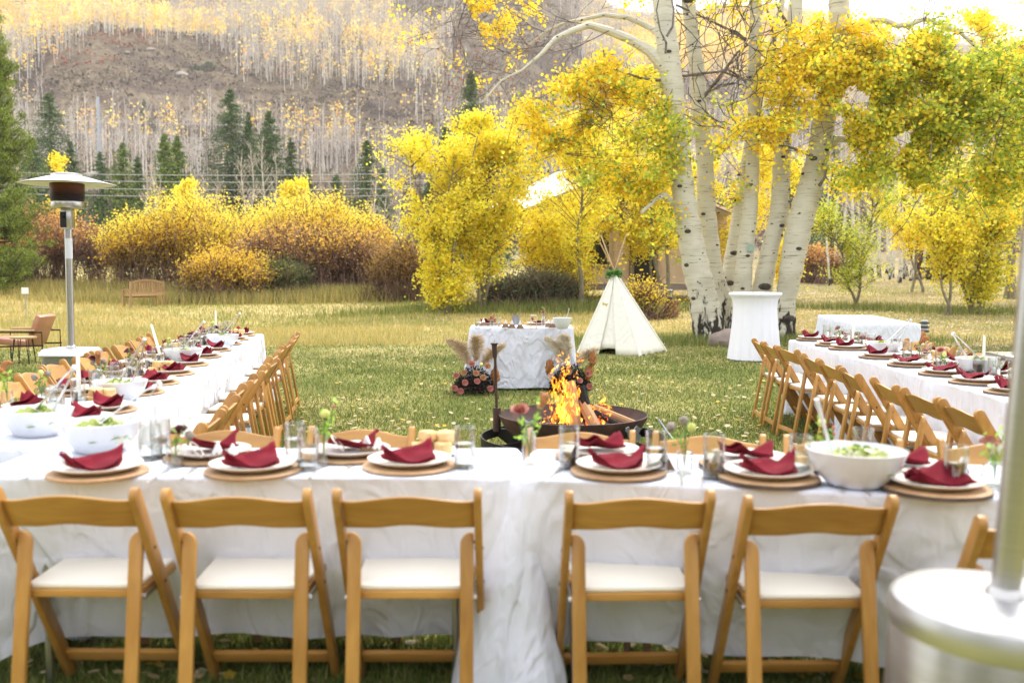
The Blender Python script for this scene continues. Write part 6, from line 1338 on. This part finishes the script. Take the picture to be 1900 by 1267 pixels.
def flamemat():
    m, n, l, b = newmat('flame'); n.remove(b); geo = N_(n, 'ShaderNodeNewGeometry')
    mp = N_(n, 'ShaderNodeMapping'); mp.inputs['Scale'].default_value = (1, 1, .42); l.new(geo.outputs['Position'], mp.inputs[0])
    nz = N_(n, 'ShaderNodeTexNoise'); nz.inputs['Scale'].default_value = 17; nz.inputs['Detail'].default_value = 3; nz.inputs['Distortion'].default_value = 2.4; l.new(mp.outputs[0], nz.inputs[0])
    at = N_(n, 'ShaderNodeAttribute'); at.attribute_name = 'heat'; ad = N_(n, 'ShaderNodeMath', operation='ADD'); l.new(nz.outputs[0], ad.inputs[0]); l.new(at.outputs['Fac'], ad.inputs[1])
    cr = N_(n, 'ShaderNodeValToRGB'); e = cr.color_ramp.elements; [e.new(.5) for _ in range(3)]
    for q, (p_, c) in zip(e, ((.36, (.85, .14, .006)), (.48, (1, .32, .02)), (.62, (1, .55, .09)), (.78, (1, .80, .34)), (.9, (1, .94, .70)))): q.position = p_; q.color = (*c, 1)
    ms = N_(n, 'ShaderNodeMath', operation='MULTIPLY'); ms.inputs[1].default_value = .8; l.new(ad.outputs[0], ms.inputs[0]); l.new(ms.outputs[0], cr.inputs[0]); em = N_(n, 'ShaderNodeEmission'); l.new(cr.outputs[0], em.inputs[0])
    st = N_(n, 'ShaderNodeMapRange'); st.inputs[1].default_value = .45; st.inputs[2].default_value = 1.2; st.inputs[3].default_value = 1.2; st.inputs[4].default_value = 7.0; l.new(ad.outputs[0], st.inputs[0]); l.new(st.outputs[0], em.inputs[1])
    tr = N_(n, 'ShaderNodeBsdfTransparent'); mr = N_(n, 'ShaderNodeMapRange'); mr.inputs[1].default_value = .50; mr.inputs[2].default_value = .95; l.new(ad.outputs[0], mr.inputs[0])
    mxs = N_(n, 'ShaderNodeMixShader'); l.new(mr.outputs[0], mxs.inputs[0]); l.new(tr.outputs[0], mxs.inputs[1]); l.new(em.outputs[0], mxs.inputs[2]); l.new(mxs.outputs[0], n['Material Output'].inputs[0]); return m
FL = flamemat(); fl = empty('flames', 'bright orange and white flames rising from the fire bowl', 'fire', (FX, FY, .3))
frn = random.Random(12)
for k in range(48):
    big = k < 28; x0 = frn.gauss(-.035, .082) if big else frn.choice((-.20, .12, .17, -.13, .22)) + frn.gauss(0, .02); y0 = frn.gauss(0, .05); z0 = frn.uniform(-.02, .22) if big else frn.uniform(-.02, .05); L = frn.uniform(.18, .36) if big else frn.uniform(.08, .2); rb = frn.uniform(.022, .042) if big else frn.uniform(.010, .02)
    if k > 40: z0 = frn.uniform(.36, .50); x0 = frn.gauss(-.02, .05); L = frn.uniform(.06, .14); rb = frn.uniform(.008, .016)
    n = 12; ph = frn.uniform(0, 6); am = frn.uniform(.01, .03); pts = [(x0 * (1 - .25 * i / n) + am * math.sin(ph + i * .95), y0 + am * .7 * math.cos(ph * 2 + i * .8), z0 + L * i / n) for i in range(n + 1)]
    mb = MB(); mb.tube(pts, [rb * max(.04, math.sin(min(1, (i + .6) / n * 1.0) ** .6 * math.pi)) for i in range(n + 1)], 10, flat=.6); me = mb.mesh('flame_tongue', FL, angle=0)
    ca = me.attributes.new('heat', 'FLOAT', 'POINT'); vals = [(.60 if big else .34) - .38 * (max(0, v.co.z - z0) / L) ** 1.5 - .25 * max(0, v.co.z - .42) for v in me.vertices]; ca.data.foreach_set('value', vals); link('flame', me, fl)

# ------------------------------------------------------------------ teepee, cocktail table
LACE = clothmat('ivory_lace', .7, (.78, .76, .66)); BAM = mat('bamboo_pole', (.55, .38, .18), .6, col2=(.42, .28, .13), scale=14, stretch=(1, 1, .3))
C0 = Vector((1.95, 17.55, 0)); tp = empty('teepee', 'small ivory lace play teepee with crossed poles and a green garland', 'teepee', C0)
A = PD(1140, 503, 17.5) - C0; cor = [Vector((1.15, 17.35, 0)) - C0, Vector((2.17, 16.75, 0)) - C0, Vector((2.76, 17.75, 0)) - C0, Vector((1.75, 18.3, 0)) - C0]
tops = [PD(1163, 432, 17.6) - C0, PD(1115, 437, 17.9) - C0, PD(1113, 450, 17.4) - C0, PD(1155, 470, 17.3) - C0]
for c, t in zip((cor[0], cor[2], cor[1], cor[3]), tops): mb = MB(); mb.tube([c, A, t], [.013, .012, .012], 8); link('pole', mb.mesh('pole', BAM), tp)
def face_mb(c0, c1, hem, n=18, bulge=.03, u0=0, u1=1, out=0):
    mb = MB(); nrm = (c1 - c0).cross(A - c0).normalized()
    def f(u, v): uu = u0 + (u1 - u0) * u; b = c0 + (c1 - c0) * uu; h = hem(uu); b = b + (A - b) * h * 0; p = A + (b - A) * (v * (1 - h)); return tuple(p + nrm * (bulge * math.sin(uu * 3.14) * v + .004 * math.sin(uu * 17 + v * 4) * v + out))
    mb.grid(f, n, 16); return mb
hems = [lambda u: .03 + .05 * math.sin(u * 3.14), lambda u: .0 + .02 * math.sin(u * 12) ** 2, lambda u: .02, lambda u: .02]
for i in range(4):
    c0, c1 = cor[i], cor[(i + 1) % 4]; o = link('fabric_panel', face_mb(c0, c1, hems[i], bulge=-.02).mesh('fabric_panel', LACE, angle=0), tp); md = o.modifiers.new('thickness', 'SOLIDIFY'); md.thickness = .006
for (ua, ub, hm) in ((.0, .34, lambda u: .0), (.62, 1.0, lambda u: .0)):
    def tapered(ua=ua, ub=ub):
        mb = MB(); nrm = (cor[1] - cor[0]).cross(A - cor[0]).normalized(); s = 1 if nrm.y < 0 else -1
        def f(u, v):
            lo, hi = ua, ub
            if ua == 0: hi = .5 - (.5 - ub) * v ** .7
            else: lo = .5 + (ua - .5) * v ** .7
            b = cor[0] + (cor[1] - cor[0]) * (lo + (hi - lo) * u); p = A + (b - A) * v; return tuple(p + nrm * s * (.012 + .005 * math.sin(u * 9 + v * 3) * v))
        mb.grid(f, 14, 14); return mb
    o = link('door_flap', tapered().mesh('door_flap', LACE, angle=0), tp); md = o.modifiers.new('thickness', 'SOLIDIFY'); md.thickness = .005
for i in range(4):
    mb = MB(); mb.tube([cor[i], cor[i] + (A - cor[i]) * .99], .026, 8); link('pole_sleeve', mb.mesh('pole_sleeve', LACE), tp)
n = 420; a = rng.uniform(0, 6.28, n); C = np.stack([np.cos(a) * rng.uniform(.06, .15, n) + A.x, np.sin(a) * .075 + A.y, A.z - .05 + rng.normal(size=n) * .035], 1)
tag(link('leaf_garland', np_mesh('garland', [leafs(C, .045, pal([(.10, .32, .05), (.20, .42, .08), (.06, .20, .04)], n, .1), 4, asp=.7)], LEAF), loc=C0), 'green leaf garland tied round the teepee top', 'garland')
mb = MB(); mb.prism([(-.05, .035), (-.01, .01), (.0, .03), (.01, .01), (.05, .04), (.04, 0), (.03, -.035), (.0, -.008), (-.035, -.03), (-.045, 0)], -.004, .004, 'y'); p = PD(1123, 565, 17.02)
tag(link('butterfly', mb.mesh('butterfly', mat('gold_paper', (.60, .45, .14), .4, .3)), loc=(p.x, 17.05, p.z), rot=(0, R(15), R(-20))), 'small gold butterfly pinned on the teepee front', 'ornament')
SPX = mat('white_spandex', (.80, .80, .84), .7, bump=.05, bscale=40); p = Vector(((1401 - 950) / F * 16.1, 16.1, 0)); ckt = empty('cocktail_table', 'tall round cocktail table under the white stretch cover', 'table', p)
mb = MB(); mb.cyl((0, 0, .02), (0, 0, 1.04), .03, n=10); link('column', mb.mesh('column', STEEL), ckt); mb = MB(); mb.lathe([(.39, 1.05), (.39, 1.075), (0, 1.075)], 40); link('tabletop', mb.mesh('cocktail_top', STEEL), ckt)
mb = MB(); n = 120
prof = [(.0, 1.088), (.40, 1.088), (.418, 1.082), (.422, 1.06), (.415, 1.045), (.395, 1.03), (.372, .99), (.352, .92), (.345, .84), (.35, .72), (.362, .55), (.38, .35), (.402, .15), (.415, .015)]; vs = []
for r_, z in prof:
    for i in range(n):
        a = 6.283 * i / n; k = max(0, (1.0 - z)) ** .7; rr_ = r_ * (1 + k * (.030 * math.sin(a * 17 + .6 * math.sin(a * 5)) + .018 * math.sin(a * 31 + 2))); vs.append((rr_ * math.cos(a), rr_ * math.sin(a), z))
mb.add(vs, [(j * n + i, j * n + (i + 1) % n, (j + 1) * n + (i + 1) % n, (j + 1) * n + i) for j in range(len(prof) - 1) for i in range(n)])
tag(link('tablecloth', mb.mesh('stretch_cover', SPX, angle=0), loc=p), 'white stretch cover with waisted folds on the tall cocktail table', 'tablecloth')

# ------------------------------------------------------------------ patio heaters
BRS = mat('brushed_steel', (.50, .49, .47), .30, 1, col2=(.42, .41, .40), scale=40, stretch=(.1, .1, 6), bump=.05, bscale=120)
HAMM = mat('hammered_grey', (.30, .30, .30), .35, .85, col2=(.24, .24, .24), scale=50, bump=.25, bscale=160, bdist=.002)
ALU = mat('bright_aluminium', (.55, .55, .56), .38, 1)
def scorched():
    m, n, l, b = newmat('scorched_mesh'); tc = N_(n, 'ShaderNodeTexCoord'); sp = N_(n, 'ShaderNodeSeparateXYZ'); l.new(tc.outputs['Object'], sp.inputs[0]); nz = N_(n, 'ShaderNodeTexNoise'); nz.inputs['Scale'].default_value = 6; l.new(tc.outputs['Object'], nz.inputs[0])
    ad = N_(n, 'ShaderNodeMath', operation='MULTIPLY_ADD'); ad.inputs[1].default_value = .25; l.new(nz.outputs[0], ad.inputs[0]); mr = N_(n, 'ShaderNodeMapRange'); mr.inputs[1].default_value = 1.97; mr.inputs[2].default_value = 2.17; l.new(sp.outputs[2], mr.inputs[0]); l.new(mr.outputs[0], ad.inputs[2])
    cr = N_(n, 'ShaderNodeValToRGB'); e = cr.color_ramp.elements; e.new(.5); e.new(.7)
    for q, (p_, c) in zip(e, ((.1, (.22, .22, .19)), (.3, (.02, .022, .03)), (.7, (.03, .012, .010)), (1.0, (.11, .04, .018)))): q.position = p_; q.color = (*c, 1)
    l.new(ad.outputs[0], cr.inputs[0]); l.new(cr.outputs[0], b.inputs[0]); b.inputs['Metallic'].default_value = .7; b.inputs['Roughness'].default_value = .45; return m
def heater(loc, label, sq, tilt=(0, 0), lift=0.):
    r = empty('patio_heater', label, 'patio heater', loc, 0, 'patio heaters'); r.rotation_euler = (tilt[0], tilt[1], 0)
    S_ = dict(sq=5 if sq else None)
    if sq:
        mb = MB(); mb.lathe([(.205, .0), (.212, .05), (.200, .73), (.200, .735)], 40, ph=R(4.5), sq=4.5); link('tank_housing', mb.mesh('tank_housing', HAMM), r)
        mb = MB(); mb.lathe([(.215, .735), (.222, .745), (.218, .765), (.195, .795), (.06, .80), (0, .80)], 40, sq=4.5); lid = link('housing_lid', mb.mesh('housing_lid', ALU, angle=30), r)
        for a in (-1, 1): m2 = MB(); m2.box((a * .12, -.13, .792), (.05, .03, .012)); link('lid_latch', m2.mesh('lid_latch', ALU), lid)
    else:
        mb = MB(); mb.lathe([(.212, 0), (.215, .02), (.215, .735), (.213, .74)], 64); link('tank_housing', mb.mesh('tank_housing', BRS), r)
        mb = MB(); mb.lathe([(.217, .725), (.222, .735), (.222, .762), (.217, .782), (.20, .795), (.12, .800), (0, .803)], 64); link('housing_lid', mb.mesh('housing_lid', ALU), r)
    mb = MB(); mb.lathe([(.036, .798), (.040, .802), (.036, .815), (.030, .82)], 24); link('pole_collar', mb.mesh('pole_collar', BRS), r)
    mb = MB(); mb.lathe([(.0285, .80), (.0285, 1.27 + lift)], 24); link('lower_pole', mb.mesh('lower_pole', BRS), r); n0 = len(KIDS[r.name])
    mb = MB(); mb.lathe([(.0298, 1.268), (.0298, 1.80)], 24); link('upper_pole', mb.mesh('upper_pole', BRS), r)
    mb = MB(); mb.lathe([(.0303, 1.55), (.0303, 1.72)], 24, cap0=False, cap1=False); link('sticker', mb.mesh('sticker', mat('silver_label', (.62, .64, .66), .5, .2)), r)
    mb = MB(); mb.box((0, 0, 1.885), (.085, .085, .17)); cb = link('control_box', mb.mesh('control_box', BRS, bevel=.006), r)
    mb = MB(); mb.box((-.02, -.044, 1.875), (.05, .006, .13)); link('control_panel', mb.mesh('control_panel', BLK), cb); mb = MB(); mb.cyl((-.02, -.047, 1.905), (-.02, -.066, 1.905), .015, n=16); link('knob', mb.mesh('knob', BLK), cb)
    mb = MB(); mb.lathe([(.045, 1.795), (.052, 1.80), (.052, 1.805)], 20); link('box_flange', mb.mesh('box_flange', ALU), r)
    mb = MB(); mb.lathe([(.06, 1.965), (.125, 1.97), (.132, 1.985), (.128, 2.02), (.132, 2.025)], 40); link('burner_base', mb.mesh('burner_base', BRS), r)
    mb = MB(); mb.lathe([(.128, 2.02), (.134, 2.05), (.137, 2.175), (.12, 2.18), (0, 2.182)], 40); em = link('emitter_screen', mb.mesh('emitter', scorched()), r)
    for z in (2.045, 2.06, 2.075): m2 = MB(); m2.lathe([(.135, z), (.138, z + .003), (.135, z + .006)], 40, cap0=False, cap1=False); link('screen_rib', m2.mesh('screen_rib', BLK), em)
    mb = MB(); mb.lathe([(.385, 2.170), (.388, 2.174), (.165, 2.232), (.12, 2.24), (.12, 2.256), (.09, 2.262), (0, 2.264), (0, 2.25), (.10, 2.235), (.16, 2.22), (.38, 2.167)], 8, ph=R(22.5), cap0=False, cap1=False); rf = link('reflector', mb.mesh('reflector', mat('pale_reflector', (.78, .76, .76), .30, .55), angle=12), r)
    for k in range(8): a = R(45 * k + 22.5); m2 = MB(); m2.lathe([(0, .004), (.006, .003), (.006, -.006)], 8, c=(.30 * math.cos(a + .36), .30 * math.sin(a + .36), 2.202)); link('rivet', m2.mesh('rivet', BLK), rf)
    for o in KIDS[r.name][n0:]: o.location.z += lift
heater((-3.735, 8.4, 0), 'patio heater with flat hood standing left of the long left table', True, (0, R(.35)))
heater((.957, 1.98, 0), 'nearest patio heater, only round base and steel pole at the right edge', False, (0, R(3.2)), .14)

# ------------------------------------------------------------------ lounge corner, bench, sign
LEA = mat('tan_leather', (.42, .20, .11), .45, col2=(.36, .16, .085), scale=10, bump=.15, bscale=60); OAK = mat('oak_arm', (.52, .36, .18), .5, col2=(.42, .28, .14), scale=20, stretch=(.1, 1, 1))
p = Vector(((47 - 950) / F * 16.0, 16.0, 0)); lc = empty('lounge_chair', 'tan leather lounge chair with black metal frame and wooden arms', 'armchair', p)
mb = MB(); mb.box((-.14, 0, .31), (.62, .56, .10), Matrix.Rotation(R(6), 3, 'Y')); link('seat', mb.mesh('lounge_seat', LEA, bevel=.03), lc)
mb = MB(); mb.box((.24, 0, .50), (.10, .56, .50), Matrix.Rotation(R(22), 3, 'Y')); link('backrest', mb.mesh('lounge_back', LEA, bevel=.03), lc)
for s in (-1, 1):
    mb = MB(); mb.tube([(.40, s * .32, 0), (.40, s * .32, .47), (-.42, s * .32, .47), (-.42, s * .32, 0)], .014, 4); mb.tube([(.42, s * .32, .26), (-.42, s * .32, .24)], .013, 4); link('side_frame', mb.mesh('side_frame', BLK), lc)
    mb = MB(); mb.box((-.05, s * .32, .50), (.66, .075, .025)); link('armrest', mb.mesh('armrest', OAK, bevel=.008), lc)
p = Vector(((41 - 950) / F * 15.3, 15.3, 0)); st = empty('side_table', 'low wooden stool with black hairpin legs before the lounge chair', 'side table', p)
mb = MB(); mb.lathe([(0, .40), (.19, .40), (.20, .41), (.20, .43), (0, .43)], 24, sy=.8); link('top', mb.mesh('top', OAK), st)
for a in (45, 135, 225, 315):
    c, s = math.cos(R(a)), math.sin(R(a)); mb = MB(); mb.tube([(c * .14 - s * .02, s * .11 + c * .02, .40), (c * .19, s * .16, .0), (c * .19, s * .16, .0), (c * .14 + s * .02, s * .11 - c * .02, .40)], .006, 5); link('leg', mb.mesh('hairpin_leg', BLK), st)
TEAK = woodmat('weathered_teak', (.30, .17, .08), (.46, .29, .15), rough=.7)
X = (267 - 950) / F * 34; bn = empty('garden_bench', 'curved-back wooden garden bench alone in the meadow', 'bench', (X, 34, tz(X, 34) - .02), R(49))
# local: x along the bench, +y towards the sitter's front
for s in (-1, 1):
    for y, h in ((.25, .62), (-.25, .92)):
        mb = MB(); mb.box((s * .60, y, h / 2), (.06, .06, h)); link('leg', mb.mesh('bench_leg', TEAK), bn)
    mb = MB(); mb.box((s * .60, .02, .64), (.07, .60, .035)); link('armrest', mb.mesh('bench_arm', TEAK), bn)
for k in range(5): mb = MB(); mb.box((0, .22 - k * .105, .43), (1.18, .085, .022)); link('seat_slat', mb.mesh('seat_slat', TEAK), bn)
for z in (.40,): mb = MB(); mb.box((0, .26, z), (1.16, .03, .07)); link('seat_rail', mb.mesh('seat_rail', TEAK), bn)
mb = MB(); mb.prism([(-.60, .82), (-.3, .90), (0, .93), (.3, .90), (.60, .82), (.60, .89), (.3, .97), (0, 1.0), (-.3, .97), (-.60, .89)], -.275, -.24, 'y'); link('top_rail', mb.mesh('top_rail', TEAK), bn)
mb = MB(); mb.box((0, -.255, .50), (1.16, .03, .06)); link('lower_rail', mb.mesh('lower_rail', TEAK), bn)
for k in range(13): x = -.54 + k * .09; mb = MB(); mb.box((x, -.256, .70 + .04 * math.cos(x * 2)), (.045, .016, .37)); link('back_slat', mb.mesh('back_slat', TEAK), bn)
X = (48 - 950) / F * 30; sg = empty('trail_sign', 'small white sign plate on a thin post in the tall grass', 'sign', (X, 30, tz(X, 30) - .05)); mb = MB(); mb.cyl((0, 0, 0), (0, 0, .80), .015, n=6); link('post', mb.mesh('sign_post', GP), sg); mb = MB(); mb.box((0, -.02, .88), (.21, .015, .19)); link('plate', mb.mesh('plate', SNOW), sg)

# grey grill cart glimpsed behind the right table
p = PD(1880, 690, 7.6); gc = empty('serving_cart', 'grey metal cart with round lid behind the right table at the pole', 'cart', (4.0, 7.55, 0)); mb = MB(); mb.box((0, 0, .80), (.62, .45, .04)); link('top', mb.mesh('cart_top', BRS, bevel=.01), gc)
for a in (-1, 1):
    for b in (-1, 1): mb = MB(); mb.cyl((a * .28, b * .2, 0), (a * .28, b * .2, .79), .014, n=8); link('leg', mb.mesh('cart_leg', BRS), gc)

# ------------------------------------------------------------------ the air of the valley
mb = MB(); mb.box((0, 790, 170), (2500, 1700, 350)); me = mb.mesh('haze', [], smooth=False); hm = bpy.data.materials.new('haze'); hm.use_nodes = True; hn = hm.node_tree.nodes; hn.clear()
ho = hn.new('ShaderNodeOutputMaterial'); hv = hn.new('ShaderNodeVolumePrincipled'); hv.inputs['Color'].default_value = (.98, .96, .93, 1); hv.inputs['Density'].default_value = .00022; hv.inputs['Anisotropy'].default_value = .3
hm.node_tree.links.new(hv.outputs[0], ho.inputs['Volume']); me.materials.append(hm); tag(link('haze', me), 'thin pale autumn haze over the valley', 'haze', kind='stuff')
